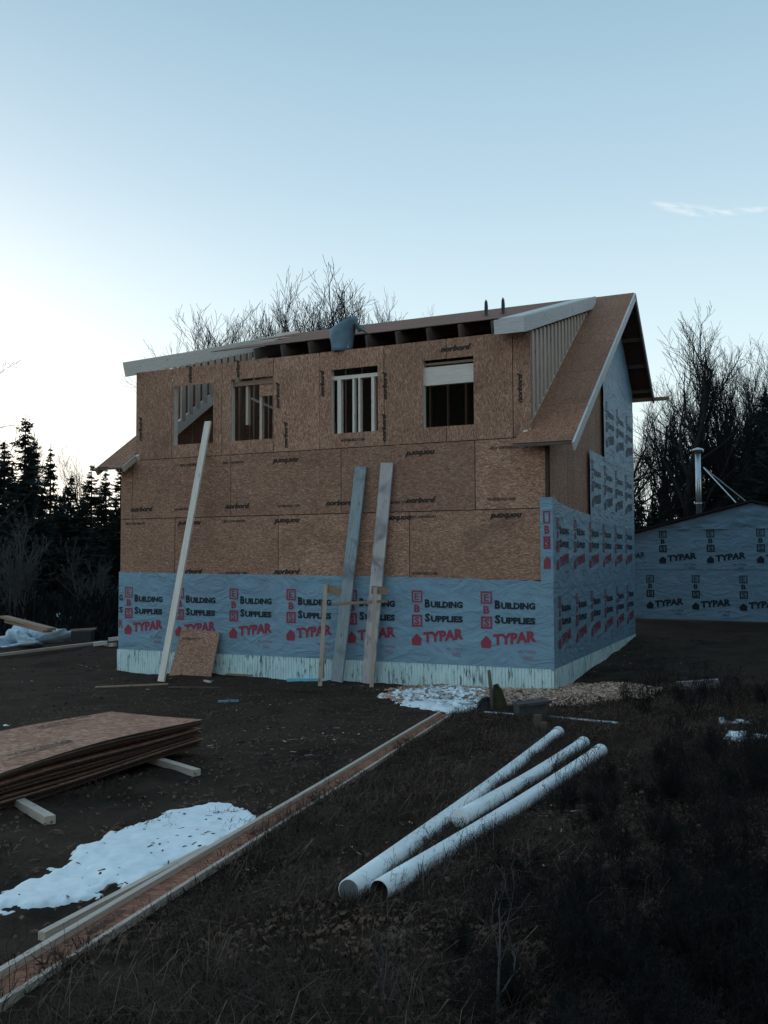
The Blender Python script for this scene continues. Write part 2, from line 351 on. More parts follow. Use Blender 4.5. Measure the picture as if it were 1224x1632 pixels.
while rad[-1] < 500: rad.append(rad[-1]*1.0205+.002)
rad = np.array(rad)
Rr, Aa = np.meshgrid(rad, ang, indexing='ij'); X = Rr*np.sin(Aa); Y = Rr*np.cos(Aa); Z = G(X, Y)
nr, na = X.shape
V = np.stack([X.ravel(), Y.ravel(), Z.ravel()], 1)
i = np.arange(nr-1)[:, None]*na; j = np.arange(na)[None, :]; jn = (j+1) % na
F = np.stack([(i+j), (i+na+j), (i+na+jn), (i+jn)], -1).reshape(-1, 4)[:, ::-1]
V = np.vstack([V, [0, 0, 0]])
go = np_mesh('ground', V, F, SOIL, smooth=True)
cap = MB(); k0 = 24
for q in range(k0): cap.v.append(np.array([.45*math.sin(q*2*math.pi/k0), .45*math.cos(q*2*math.pi/k0), float(G(0, 0))-.02]))
go.data.update()
tag(go, kind='structure')
g2 = cap; g2.face(list(range(k0))[::-1]); co = g2.build('ground', SOIL); tag(co, kind='structure')

# ------------------------------------------------------------------ lettering helpers
def text_mesh(body, size, bold=0., shear=0., spacing=1.):
    c = bpy.data.curves.new('t', 'FONT'); c.body = body; c.size = size; c.offset = bold; c.shear = shear; c.space_character = spacing; c.resolution_u = 2; c.fill_mode = 'FRONT'
    o = bpy.data.objects.new('t', c); COL.objects.link(o); bpy.context.view_layer.update()
    me = bpy.data.meshes.new_from_object(o.evaluated_get(bpy.context.evaluated_depsgraph_get()))
    vs_ = np.array([v.co[:2] for v in me.vertices]); fs = [list(p.vertices) for p in me.polygons]
    bpy.data.objects.remove(o); bpy.data.curves.remove(c); bpy.data.meshes.remove(me); return vs_, fs
def put_text(mb, body, x, z, w, h, mi, bold=0., shear=0., rot=0., y=0.):
    v, f = text_mesh(body, 1., bold, shear); mn = v.min(0); sz = v.max(0)-mn; v = (v-mn)/sz*np.array([w, h])
    c, s_ = math.cos(rot), math.sin(rot); b = len(mb.v)
    for p in v: mb.v.append(np.array([x+p[0]*c-p[1]*s_, y, z+p[0]*s_+p[1]*c]))
    for q in f:
        P = [mb.v[b+k] for k in q[:3]]; n = np.cross(P[1]-P[0], P[2]-P[0]); mb.face([b+k for k in (q if n[1] < 0 else q[::-1])], None, mi)
def quadp(mb, x0, z0, x1, z1, mi, y=0.):
    b = len(mb.v); mb.v += [np.array(p) for p in ((x0, y, z0), (x1, y, z0), (x1, y, z1), (x0, y, z1))]; mb.face([b, b+1, b+2, b+3], None, mi)
def ring(mb, x0, z0, x1, z1, t, mi):
    quadp(mb, x0, z0, x1, z0+t, mi); quadp(mb, x0, z1-t, x1, z1, mi); quadp(mb, x0, z0+t, x0+t, z1-t, mi); quadp(mb, x1-t, z0+t, x1, z1-t, mi)
def print_block(words=True, small=True, big=True, xmin=None):
    """the repeated print of the wrap; local x to the right from the left of the box column, z up from the foot of the roll"""
    mb = MB(); R, D, Fn = 0, 1, 2
    ring(mb, 0, 1.07, .2, 1.28, .026, R); put_text(mb, 'E', .055, 1.115, .09, .12, R, .01)
    put_text(mb, 'B', .045, .895, .11, .135, R, .035)
    ring(mb, 0, .64, .2, .85, .034, R); put_text(mb, 'S', .05, .68, .10, .13, R, .03)
    if words:
        put_text(mb, 'B', .25, .98, .1, .15, D, .05); put_text(mb, 'UILDING', .362, .98, .60, .115, D, .055)
        put_text(mb, 'S', .25, .73, .1, .15, D, .05); put_text(mb, 'UPPLIES', .362, .73, .60, .115, D, .055)
    b = len(mb.v)                                               # little house emblem
    mb.v += [np.array(p) for p in ((.01, 0, .31), (.17, 0, .31), (.185, 0, .43), (.14, 0, .48), (.09, 0, .52), (.03, 0, .46), (-.01, 0, .41))]; mb.face([b+k for k in range(7)], None, R)
    put_text(mb, 'TYPAR', .235, .355, .74, .19, R, .05, .12, math.radians(7))
    if small:
        put_text(mb, 'NS  TYPAR', .66, .245, .30, .05, Fn, .01); put_text(mb, '902', .76, .14, .16, .06, Fn, .01)
    return mb
def mesh_of(mb, name, mats):
    o = mb.build(name, mats); me = o.data; bpy.data.objects.remove(o); return me
PB_RED = mesh_of(print_block(), 'print', [INKR, INKD, INKF])
PB_SHED = mesh_of(print_block(words=False), 'print', [INKD, INKD, INKN])
PB_SIDE = mesh_of(print_block(), 'print', [INKN, INKN, INKF])
def inst(me, name, parent, loc, rz=0., sc=(1, 1, 1), rx=0., ry=0.):
    o = bpy.data.objects.new(name, me); COL.objects.link(o); o.parent = parent; o.location = loc; o.rotation_euler = (rx, ry, rz); o.scale = sc; return o

# ------------------------------------------------------------------ the house
TH = math.radians(24.8)
C0 = atd(880, 1066, 15.5)
house = thing('unfinished_house', 'two storey house under construction, brown sheathing above blue house wrap', 'house', C0, -TH)
E1 = np.array([-math.cos(TH), math.sin(TH), 0]); E2 = np.array([math.sin(TH), math.cos(TH), 0])
def HW(a, b, z): return C0+E1*a+E2*b+np.array([0, 0, z])        # a = metres left of the corner, b = metres back, z above the foundation
LL, WW = 9.15, 7.7; RB, RZ = 5.65, 7.77                            # length, width, ridge
MS = .66                                                            # main slope
def zmain(b): return 4.04+MS*b
def zrear(b): return RZ-(b-RB)*.83
def zdt(b): return 6.0+.313*b                                       # dormer roof, top of rafters
def h(a, b, z): return np.array([-a, b, z])                         # to house-local
def part(mb, name, mats, parent=house, smooth=False): return mb.build(name, mats, parent, smooth)

def plate(mb, a0, a1, z0, z1, holes, yf, yb, axis='front'):
    """a rectangular sheet with rectangular openings, real thickness between yf (outer) and yb"""
    xs = sorted({a0, a1} | {min(max(q, a0), a1) for hh in holes for q in (hh[0], hh[1])}); zs = sorted({z0, z1} | {min(max(q, z0), z1) for hh in holes for q in (hh[2], hh[3])})
    full = lambda i, k: 0 <= i < len(xs)-1 and 0 <= k < len(zs)-1 and not any(hh[0] <= (xs[i]+xs[i+1])/2 <= hh[1] and hh[2] <= (zs[k]+zs[k+1])/2 <= hh[3] for hh in holes)
    P = (lambda a, y, z: np.array([-a, y, z])) if axis == 'front' else (lambda a, y, z: np.array([-y, a, z]))
    def q(pts, n):
        b = len(mb.v); mb.v += pts; nn = np.cross(pts[1]-pts[0], pts[2]-pts[0]); mb.face([b, b+1, b+2, b+3] if nn@n > 0 else [b+3, b+2, b+1, b], [(p[0]+p[1], p[2]) for p in pts])
    for i in range(len(xs)-1):
        for k in range(len(zs)-1):
            if not full(i, k): continue
            A, B, z_, Z_ = xs[i], xs[i+1], zs[k], zs[k+1]; out = P(0, yf-yb, 0)-P(0, 0, 0)
            q([P(A, yf, z_), P(B, yf, z_), P(B, yf, Z_), P(A, yf, Z_)], out); q([P(A, yb, z_), P(B, yb, z_), P(B, yb, Z_), P(A, yb, Z_)], -out)
            da = P(1, 0, 0)-P(0, 0, 0); dz = np.array([0, 0, 1.])
            if not full(i-1, k): q([P(A, yf, z_), P(A, yb, z_), P(A, yb, Z_), P(A, yf, Z_)], -da)
            if not full(i+1, k): q([P(B, yf, z_), P(B, yb, z_), P(B, yb, Z_), P(B, yf, Z_)], da)
            if not full(i, k-1): q([P(A, yf, z_), P(B, yf, z_), P(B, yb, z_), P(A, yb, z_)], -dz)
            if not full(i, k+1): q([P(A, yf, Z_), P(B, yf, Z_), P(B, yb, Z_), P(A, yb, Z_)], dz)
WIN = [(6.83, 7.80, 4.18, 5.38), (5.44, 6.40, 4.18, 5.40), (3.19, 4.16, 4.19, 5.40), (1.33, 2.29, 4.19, 5.40)]
gp = .007
rows = [(.0, 1.47, (2.55, 5.0, 7.4)), (1.47, 2.69, (.13, 2.57, 5.31, 7.75)), (2.69, 3.91, (1.32, 3.95, 6.4, 8.85))]
def seamed(z0, z1, cuts, a0, a1, holes=(), mats=OSB):
    cs = [a0]+[c for c in cuts if a0+.05 < c < a1-.05]+[a1]
    for A, B in zip(cs[:-1], cs[1:]):
        mb = MB(); plate(mb, A+gp, B-gp, z0+gp, z1-gp, [hh for hh in holes if hh[0] < B and hh[1] > A], -.012+rnd.uniform(-.003, .001), 0); part(mb, 'osb_sheet', mats)
for z0, z1, cuts in rows: seamed(z0, z1, cuts, 0.005, LL-.005)
seamed(3.91, 5.76, (.62, 1.84, 3.06, 4.4, 5.42, 6.62, 7.84), .3, 8.77, WIN, OSBV)
# stamps on the sheets
mb = MB(); put_text(mb, 'norbord', 0, 0, .58, .105, 0, .06, .3); ST_A = mesh_of(mb, 'stamp', INKO)
mb = MB(); put_text(mb, 'NORBORD OSB', 0, 0, .5, .05, 0, .03); ST_B = mesh_of(mb, 'stamp', INKO)
for z in (3.70, 2.84, 2.54, 1.56):
    for k, a in enumerate((8.95, 7.7, 6.55, 5.35, 4.25, 3.1, 2.55, 1.0)):
        big = (k+int(z*10)) % 2 == 0
        if z > 3.5: big = k in (3, 6); 
        if z > 3.5 and k in (0, 5): continue
        if z < 1.6 and k in (0, 5, 7): continue
        flip = z in (3.70, 2.54)
        if big or k != 4: inst(ST_A if big else ST_B, 'stamp', house, (-a+(.56 if flip and big else .5 if flip else 0)+rnd.uniform(-.1, .1), -.0185, z+(.08 if flip else 0)), sc=(-1 if 0 else 1, 1, 1), ry=math.pi if flip else 0)
for a, z0 in ((7.35, 5.42), (6.55-.35, 5.43), (5.28, 4.75), (4.3, 4.9), (3.0, 4.75), (3.02, 3.98), (5.1, 3.97), (.45, 4.5), (8.6, 4.3)):
    inst(ST_A, 'stamp', house, (-a, -.0185, z0), sc=(.62 if z0 > 5.3 else .9, 1, .9), ry=-math.pi/2)
inst(ST_A, 'stamp', house, (-1.95, -.0185, 5.52)); inst(ST_B, 'stamp', house, (-3.95, -.0185, 4.03))
# side (right hand gable) wall: sheets with the sloping top
def gable(a, name, mats, cuts, out):
    zf = 3.98
    prof = lambda b: min(zmain(b)-.16, zrear(b)-.16)
    for b0, b1 in zip(cuts[:-1], cuts[1:]):
        pts = [(b0+gp, .0), (b1-gp, .0), (b1-gp, prof(b1-gp))]
        if b0 < RB < b1: pts.append((RB, prof(RB)))
        pts.append((b0+gp, prof(b0+gp)))
        mb = MB(); mb.prism([h(a, b, z) for b, z in pts], (out, 0, 0)); part(mb, name, mats)
gable(0, 'osb_sheet', OSB, [0, 1.22, 2.44, 3.66, 4.88, 6.1, WW], .012); gable(LL, 'osb_sheet', OSB, [0, 1.22, 2.44, 3.66, 4.88, 6.1, WW], -.012)
mb = MB(); plate(mb, 0.02, LL-.02, 0, 5.7, [(1.5, 2.6, .9, 2.1), (5.5, 6.6, .9, 2.1), (6.9, 7.9, 4.2, 5.2)], WW, WW-.02); part(mb, 'rear_wall', OSB)
# foundation of foam blocks with ribs
def foam_panel(length, z0, z1, mb, org, d, out):
    n = max(2, int(length/.055)); b = len(mb.v); d = np.array(d, float); out = np.array(out, float)
    for k in range(n+1):
        for s_ in ((.0, .35), (.5, .35)) if k < n else ((.0, 0),):
            pass
    xs = []
    for k in range(n):
        x0 = length*k/n; w = length/n; xs += [(x0+w*.06, .0), (x0+w*.12, .012), (x0+w*.9, .012), (x0+w*.96, .0)]
    for x, o_ in xs:
        p = np.array(org)+d*x+out*o_; mb.v.append(p+np.array([0, 0, z0])); mb.v.append(p+np.array([0, 0, z1]))
    for k in range(len(xs)-1):
        q = [b+2*k, b+2*k+2, b+2*k+3, b+2*k+1]; P = [mb.v[t] for t in q[:3]]; nn = np.cross(P[1]-P[0], P[2]-P[0]); mb.face(q if nn@out > 0 else q[::-1])
for k in range(8):
    a = 1.15*k; ln = min(1.15, LL-a)-.012
    mb = MB(); foam_panel(ln, -.95, -.005, mb, (-a-ln, -.045, 0), (1, 0, 0), (0, -1, 0)); part(mb, 'foundation_block', FOAM)
for k in range(7):
    b_ = 1.1*k; ln = min(1.1, WW-b_)-.012
    mb = MB(); foam_panel(ln, -.95, -.005, mb, (.045, b_, 0), (0, 1, 0), (1, 0, 0)); part(mb, 'foundation_block', FOAM)
mb = MB(); mb.box((-LL/2, WW/2-.01, -.5), (1, 0, 0), (0, 1, 0), (0, 0, 1), LL+.08, WW+.06, .98); part(mb, 'foundation_core', FOAM)
# house wrap bands (thin sheets with ragged, slightly wavy edges)
def band(pts_top, pts_bot, fn, out, name='wrap_band', m_=None):
    """fn(s,z)->local point; top and bottom edges given as (s,z) lists, interpolated at fine steps"""
    s0, s1 = pts_bot[0][0], pts_bot[-1][0]; n = max(2, int(abs(s1-s0)/.05)); ss = np.linspace(s0, s1, n+1)
    zt = np.interp(ss, [p[0] for p in pts_top], [p[1] for p in pts_top])+fbm(ss*3+s0, ss*0+out[0]*3+1, 2, 3)*.018; zb = np.interp(ss, [p[0] for p in pts_bot], [p[1] for p in pts_bot])
    rowsn = 26; V = []; out = np.array(out, float)
    for s_, a_, b_ in zip(ss, zb, zt):
        for r_ in range(rowsn+1):
            z = a_+(b_-a_)*r_/rowsn; w_ = .0062*float(fbm(np.array(s_*1.3), np.array(z*3.1), 1.7, 4))
            V.append(fn(s_, z)+out*(.0+w_))
    F = []
    for i_ in range(n):
        for r_ in range(rowsn): q = i_*(rowsn+1)+r_; F.append((q, q+rowsn+1, q+rowsn+2, q+1))
    V = np.array(V); F = np.array(F); nn = np.cross(V[F[0][1]]-V[F[0][0]], V[F[0][2]]-V[F[0][0]])
    if nn@out < 0: F = F[:, ::-1]
    return np_mesh(name, V, F, m_ or WRAP, house, smooth=True)
FR = lambda off: (lambda s_, z: np.array([s_, -off, z])); SD = lambda off: (lambda s_, z: np.array([off, s_, z]))
b1 = band([(-9.15, 1.59), (-5, 1.54), (-2.7, 1.52), (-.3, 1.47), (0.052, 1.38)], [(-9.15, -.035), (0.052, -.03)], FR(.050), (0, -1, 0))
b2 = band([(-.16, 2.88), (.060, 2.86)], [(-.16, 1.36), (.060, 1.34)], FR(.058), (0, -1, 0))
s1 = band([(-.05, 1.40), (WW, 1.42)], [(-.05, -.03), (WW, -.03)], SD(.052), (1, 0, 0))
s2 = band([(-.058, 2.86), (.9, 2.76), (2.7, 2.68), (WW, 2.6)], [(-.058, 1.34), (WW, 1.34)], SD(.060), (1, 0, 0))
s3 = band([(2.83, 3.96), (WW, 3.93)], [(2.83, 2.56), (WW, 2.50)], SD(.068), (1, 0, 0))
s4 = band([(4.2, 5.45), (WW, 5.35)], [(4.2, 3.86), (WW, 3.88)], SD(.076), (1, 0, 0))
s5 = band([(4.2, 6.58), (5.64, 7.54), (RB, 7.55), (WW, 5.86)], [(4.2, 5.36), (WW, 5.28)], SD(.070), (1, 0, 0))
for k in range(8):
    a = 8.80+.18-1.293*k
    if k == 7: continue
    inst(PB_RED, 'print', b1, (-(a), -.0578, (.0+.0*k)))
mb = MB()
for zz, ch in ((1.0, 'G'), (.75, 'S')): put_text(mb, ch, 0, zz, .09, .12, 1, .035)
put_text(mb, 'R', 0, .44, .1, .17, 0, .03); inst(mesh_of(mb, 'print', [INKR, INKD]), 'print', b1, (-9.13, -.0578, 0))
mb = MB()
for x0 in (0,):
    ring(mb, 0, 1.07, .12, 1.28, .026, 0); put_text(mb, 'B', .02, .895, .09, .135, 0, .035); ring(mb, 0, .64, .12, .85, .034, 0); put_text(mb, 'S', .03, .68, .08, .13, 0, .03)
    b = len(mb.v); mb.v += [np.array(p) for p in ((0, 0, .31), (.115, 0, .31), (.12, 0, .47), (.06, 0, .51), (0, 0, .45))]; mb.face([b+k for k in range(5)])
inst(mesh_of(mb, 'print', INKR), 'print', b2, (-.105, -.0658, 1.36))
for k in range(6): inst(PB_RED, 'print', s1, (.0598, .26+1.27*k, .02), rz=math.pi/2, sc=(.9, 1, .92))
for k in range(6): inst(PB_RED, 'print', s2, (.0678, .16+1.27*k, 1.36), rz=math.pi/2, sc=(.9, 1, .92))
for k in range(4): inst(PB_SIDE, 'print', s3, (.0758, 2.95+1.2*k, 2.55), rz=math.pi/2, sc=(.9, 1, .95))
for k in range(3): inst(PB_SIDE, 'print', s4, (.0838, 4.4+1.15*k, 3.88), rz=math.pi/2, sc=(.9, 1, 1))
# roofs ---------------------------------------------------------------
def slab(poly, th, name, m_, n):
    mb = MB(); nn = np.array(n, float); nn /= np.linalg.norm(nn); mb.prism([h(*p) for p in poly], -nn*th); 
    mb.mi = [0 if k in (0, 1) else 1 for k in range(len(mb.mi))]
    return part(mb, name, [m_, OSBE])
NM = (0, -MS, 1); ND = (0, -.313, 1); NR = (0, .83, 1)
bs = [-.42, .8, 2.02, 3.24, 4.46, 5.65]
for q, (b0_, b1_) in enumerate(zip(bs[:-1], bs[1:])):
    aL = .52 if q == 0 else .36
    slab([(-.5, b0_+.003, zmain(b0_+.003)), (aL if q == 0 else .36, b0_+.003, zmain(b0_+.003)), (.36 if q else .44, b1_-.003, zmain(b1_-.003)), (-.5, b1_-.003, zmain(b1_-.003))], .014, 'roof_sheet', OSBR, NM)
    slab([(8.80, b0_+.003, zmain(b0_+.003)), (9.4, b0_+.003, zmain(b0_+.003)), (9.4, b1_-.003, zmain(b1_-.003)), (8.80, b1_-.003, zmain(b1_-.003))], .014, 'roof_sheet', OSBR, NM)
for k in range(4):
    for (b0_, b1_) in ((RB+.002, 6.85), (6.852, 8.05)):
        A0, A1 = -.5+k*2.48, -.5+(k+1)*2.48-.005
        slab([(A0, b0_, zrear(b0_)), (A1, b0_, zrear(b0_)), (A1, b1_, zrear(b1_)), (A0, b1_, zrear(b1_))], .014, 'roof_sheet', OSBU, NR)  # rear slope sheets in a much darker OSB tint
# rake boards
def rb(p0, p1, w, t, m_, name='rake_board', up=(0, 0, 1), parent=house):
    mb = MB(); mb.beam(h(*p0), h(*p1), w, t, up); return part(mb, name, m_, parent)
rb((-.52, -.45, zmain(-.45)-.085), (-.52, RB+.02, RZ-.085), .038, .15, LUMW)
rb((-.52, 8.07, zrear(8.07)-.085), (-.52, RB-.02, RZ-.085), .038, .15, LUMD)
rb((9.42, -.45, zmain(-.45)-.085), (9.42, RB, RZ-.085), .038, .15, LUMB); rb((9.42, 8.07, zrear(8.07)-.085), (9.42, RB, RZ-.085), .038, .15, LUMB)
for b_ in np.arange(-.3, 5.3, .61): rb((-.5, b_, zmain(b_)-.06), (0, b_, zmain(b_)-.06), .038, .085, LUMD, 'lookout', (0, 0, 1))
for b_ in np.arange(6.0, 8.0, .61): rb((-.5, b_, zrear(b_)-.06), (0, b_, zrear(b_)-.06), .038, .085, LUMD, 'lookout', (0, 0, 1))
rb((-.9, 8.0, zrear(8.0)-.10), (.4, 8.0, zrear(8.0)-.10), .04, .09, LUMB, 'scaffold_plank')      # scrap board sticking out past the rear eave
rb((.34, -.30, zmain(-.3)-.11), (.34, .02, zmain(.02)-.16), .04, .12, LUM, 'rafter_tail')
# soffit side pieces / sub fascia at the lower front eave
rb((-.5, -.40, zmain(-.4)-.05), (.5, -.40, zmain(-.4)-.05), .03, .05, LUMD, 'sub_fascia'); rb((8.8, -.40, zmain(-.4)-.05), (9.4, -.40, zmain(-.4)-.05), .03, .05, LUMD, 'sub_fascia')
rb((8.76, -.42, zmain(-.42)-.07), (8.76, .0, zmain(0)-.07), .03, .12, LUM, 'rafter_tail')
# main roof rafters at both dormer cheeks (double), and cheek studs
for a in (.40, 8.70):
    rb((a, .0, zmain(0)-.14), (a, RB, RZ-.14), .076, .235, LUMH, 'rafter', (0, -MS, 1))
    for b_ in np.arange(.02, 5.1, .27):
        zt_ = zdt(b_)-.26; zb_ = zmain(b_)-.02
        if zt_-zb_ > .08: rb((a-.02, b_+.09, zb_), (a-.02, b_+.09, zt_), .042, .14, LUM if b_ > .1 else LUMW, 'stud', (0, 1, 0))
    if a < 1: rb((a, 0, zdt(0)-.13), (a, RB, zdt(RB)-.13), .06, .235, LUM, 'rafter', (0, -.313, 1))
for q0, q1 in ((1.5, 2.9), (2.91, 5.3)):
    mb = MB(); mb.prism([h(8.83, q0, zmain(q0)-.02), h(8.83, q1, zmain(q1)-.02), h(8.83, q1, zdt(q1)-.2), h(8.83, q0, zdt(q0)-.2)], (-.012, 0, 0)); part(mb, 'osb_sheet', OSB)
# dormer rafters, open between, seen above the wall
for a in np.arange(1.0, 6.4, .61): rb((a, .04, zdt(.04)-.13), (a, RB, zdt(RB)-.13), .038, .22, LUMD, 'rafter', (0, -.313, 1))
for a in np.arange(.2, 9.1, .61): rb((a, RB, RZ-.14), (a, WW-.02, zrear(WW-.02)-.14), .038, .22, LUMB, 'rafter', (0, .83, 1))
rb((-.0, RB, RZ-.30), (9.3, RB, RZ-.30), .045, .3, LUMB, 'ridge_board')
rb((8.1, RB-.05, RZ-.06), (8.8, RB-.05, RZ-.06), .045, .2, LUMH, 'ridge_board')
# dormer sheathing: rows of sheets, stepping back towards the left rake
def drow(b0_, b1_, cuts, slant=(0, 0)):
    for A, B in zip(cuts[:-1], cuts[1:]):
        f0 = lambda a: b0_+slant[0]*(a-cuts[0])+slant[1]
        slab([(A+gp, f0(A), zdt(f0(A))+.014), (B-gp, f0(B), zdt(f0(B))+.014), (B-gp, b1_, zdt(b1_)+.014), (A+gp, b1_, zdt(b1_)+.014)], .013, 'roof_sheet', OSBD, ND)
drow(.16, 1.32, [.76, 2.2, 4.6, 5.75]); drow(.12, 1.32, [5.78, 7.0]); drow(1.33, 2.55, [.76, 3.3, 5.7, 6.6]); drow(2.56, 3.78, [.76, 2.2, 4.6, 7.0]); drow(3.79, 5.64, [.76, 3.3, 5.7, 8.1])
# rake of the dormer, right: box of boards with a short return; left: one long board
rb((.30, -.42, zdt(-.42)-.115), (.30, 5.35, zdt(5.35)-.10), .038, .25, LUMW, 'dormer_rake_board', (0, -.313, 1))
rb((.28, -.44, zdt(-.44)-.115), (.80, -.44, zdt(-.44)-.115), .038, .25, LUMW, 'dormer_fascia')
rb((.54, -.40, zdt(-.4)+.02), (.54, 5.2, zdt(5.2)+.02), .40, .016, LUMW, 'rake_cover_board', (0, -.313, 1))
rb((.80, -.42, zdt(-.42)-.115), (.80, .3, zdt(.3)-.115), .038, .22, LUM, 'rafter', (0, -.313, 1))
rb((8.79, -.34, zdt(-.34)-.13), (8.79, 2.2, zdt(2.2)-.16), .06, .30, LUMH, 'dormer_rake_board', (0, -.313, 1))
rb((8.79, 2.203, zdt(2.203)-.16), (8.79, RB, zdt(RB)-.14), .06, .30, LUMH, 'dormer_rake_board', (0, -.313, 1))
for b_ in (): rb((8.6, b_, zdt(b_)-.05), (8.94, b_, zdt(b_)-.05), .085, .038, LUM, 'lookout', (0, 0, 1))
# wall framing behind the sheathing: plates, studs, headers, and what the openings show
rb((.35, .06, 5.70), (8.72, .06, 5.70), .12, .04, LUMB, 'top_plate'); rb((.35, .06, 5.655), (8.72, .06, 5.655), .12, .04, LUMB, 'top_plate')
for a in np.arange(.36, 8.8, .405):
    if not any(w_[0]-.02 < a < w_[1]+.02 for w_ in WIN): rb((a, .065, 3.95), (a, .065, 5.68), .038, .12, LUM, 'stud', (0, 1, 0))
for n_, (a0, a1, z0, z1) in enumerate(WIN):
    for a in (a0-.045, a1+.02): rb((a+.012, .066, z0-.1), (a+.012, .066, z1+.1), .06, .12, LUMH, 'jamb_stud', (0, 1, 0))
    rb((a0, .07, z0-.025), (a1, .07, z0-.025), .12, .04, LUM, 'sill_plate')
rb((1.33, .09, 5.12), (2.29, .09, 5.12), .08, .33, LUMH, 'header'); rb((1.33, .10, 5.34), (2.29, .10, 5.34), .09, .04, LUMB, 'header_plate')
rb((1.29, -.0, 4.8), (1.29, .1, 4.8), .02, 1.2, LUMH, 'jamb_board')
rb((3.19, .10, 5.25), (4.16, .10, 5.25), .10, .07, LUMH, 'header')
for a, w_ in ((4.02, .075), (3.72, .04), (3.60, .04), (3.32, .06)): rb((a, .10, 4.19), (a, .10, 5.22), w_, .1, LUMH, 'stud', (0, 1, 0))
rb((3.42, 1.4, 3.8), (3.42, 1.4, 4.75), .05, .05, plain('pale_blue_pipe', (.5, .62, .68)), 'vent_pipe', (0, 1, 0))
rb((5.44, .10, 5.32), (6.40, .10, 5.32), .09, .09, LUMB, 'header')
mb = MB(); mb.box((-5.62, .08, 5.22), (1, 0, 0), (0, 1, 0), (0, 0, 1), .36, .012, .36); part(mb, 'osb_patch', OSB)
for a in (6.1, 5.78): rb((a, .14, 4.19 if a < 6 else 4.5), (a, .14, 5.3), .055, .09, LUM, 'stud', (0, 1, 0))
rb((6.9, 1.5, 5.3), (5.0, 1.5, 4.45), .04, .14, LUM, 'brace', (0, 1, 0))
# floor decks and inside partition so the openings read as rooms
for z_ in (0.02, 2.62, 3.95):
    if z_ == 3.95: continue
    mb = MB(); mb.box((-LL/2, WW/2, z_-.02), (1, 0, 0), (0, 1, 0), (0, 0, 1), LL-.05, WW-.06, .02); part(mb, 'floor_deck', OSB)
mb = MB(); mb.box((-LL/2, 3.9, 3.72), (1, 0, 0), (0, 1, 0), (0, 0, 1), LL-.05, 7.4, .02); part(mb, 'floor_deck', OSB)
for a in np.arange(.6, 8.9, .41): rb((a, 3.3, 3.75), (a, 3.3, 6.2), .038, .09, LUMB, 'stud', (0, 1, 0))
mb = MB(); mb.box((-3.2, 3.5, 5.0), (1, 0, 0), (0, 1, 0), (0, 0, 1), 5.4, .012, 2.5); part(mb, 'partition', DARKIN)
rb((3.83, .05, 5.8), (3.83, .05, 6.28), .05, .05, LUM, 'post', (0, 1, 0))
mb = MB(); mb.tube([h(1.62, 2.9, zdt(2.9)-.02), h(1.62, 2.9, zdt(2.9)+.36)], [.05, .035], 8)
mb = MB()
# edge of corner sheathing below the right gable eave
mb = MB(); mb.box((-.04, -.021, 3.3), (1, 0, 0), (0, 1, 0), (0, 0, 1), .06, .012, .9); part(mb, 'corner_strip', OSBE)

# objects resting on the roof -----------------------------------------
for a, lab in ((1.62, 'small dark roof bracket standing on the dormer roof, left of the pair'), (1.28, 'small dark roof bracket beside the pale rake boards, right of the pair')):
    p0 = HW(a, 1.6, zdt(1.6)+.03); t = thing('roof_bracket', lab, 'roof bracket', p0, -TH, 'roof brackets')
    mb = MB(); mb.box((0, 0, .02), (1, 0, 0), (0, 1, .31), (0, -.31, 1), .05, .3, .012); mb.build('foot', DARKM, t)
    mb = MB(); mb.prism([(-.02, -.03, 0), (.02, -.03, 0), (.03, -.03, .16), (.02, -.03, .27), (.0, -.03, .31), (-.025, -.03, .25), (-.03, -.03, .1)], (0, .05, 0)); mb.build('upright', DARKM, t)
# slumped blue-grey tarp roll on the eave
pb = HW(4.0, -.02, 5.80)
def tarp_roll():
    n = 20; rows_ = 9; V = []; F = []
    for r_ in range(rows_+1):
        t_ = r_/rows_
        for k in range(n):
            th = 2*math.pi*k/n; rx = .20+.07*t_; ry = .15+.06*t_; w_ = 1+.14*math.sin(3*th+4*t_)+.06*math.sin(7*th+9*t_)
            V.append((math.cos(th)*rx*w_+.10*t_**1.5, math.sin(th)*ry*w_+.1, -.06+.54*t_-.10*t_*math.cos(th)*-1))
    for r_ in range(rows_):
        for k in range(n): F.append((r_*n+k, r_*n+(k+1) % n, (r_+1)*n+(k+1) % n, (r_+1)*n+k))
    return V, F
tz = thing('tarp_roll', 'crumpled blue grey tarp roll slumped on the edge of the dormer roof', 'tarp', pb, -TH)
V_, F_ = tarp_roll(); o = np_mesh('outer_sheet', V_, F_, TARP, tz, True)
sm = o.modifiers.new('s', 'SOLIDIFY'); sm.thickness = .012
mb = MB(); n_ = 14
pts = [(.08+.36*k/(n_-1), .16, .47-.02*math.sin(k)-(.30 if k > 9 else .06)*max(0, k-5)/n_) for k in range(n_)]
V_ = []; F_ = []
for k, p in enumerate(pts):
    V_ += [(p[0], p[1]-.16, p[2]-.02), (p[0], p[1], p[2]+.03), (p[0], p[1]+.3, p[2]+.02)]
for k in range(n_-1):
    for s_ in (0, 1): F_.append((3*k+s_, 3*k+3+s_, 3*k+4+s_, 3*k+1+s_))
o = np_mesh('loose_flap', V_, F_, DARKM, tz, True); sm = o.modifiers.new('s', 'SOLIDIFY'); sm.thickness = .015

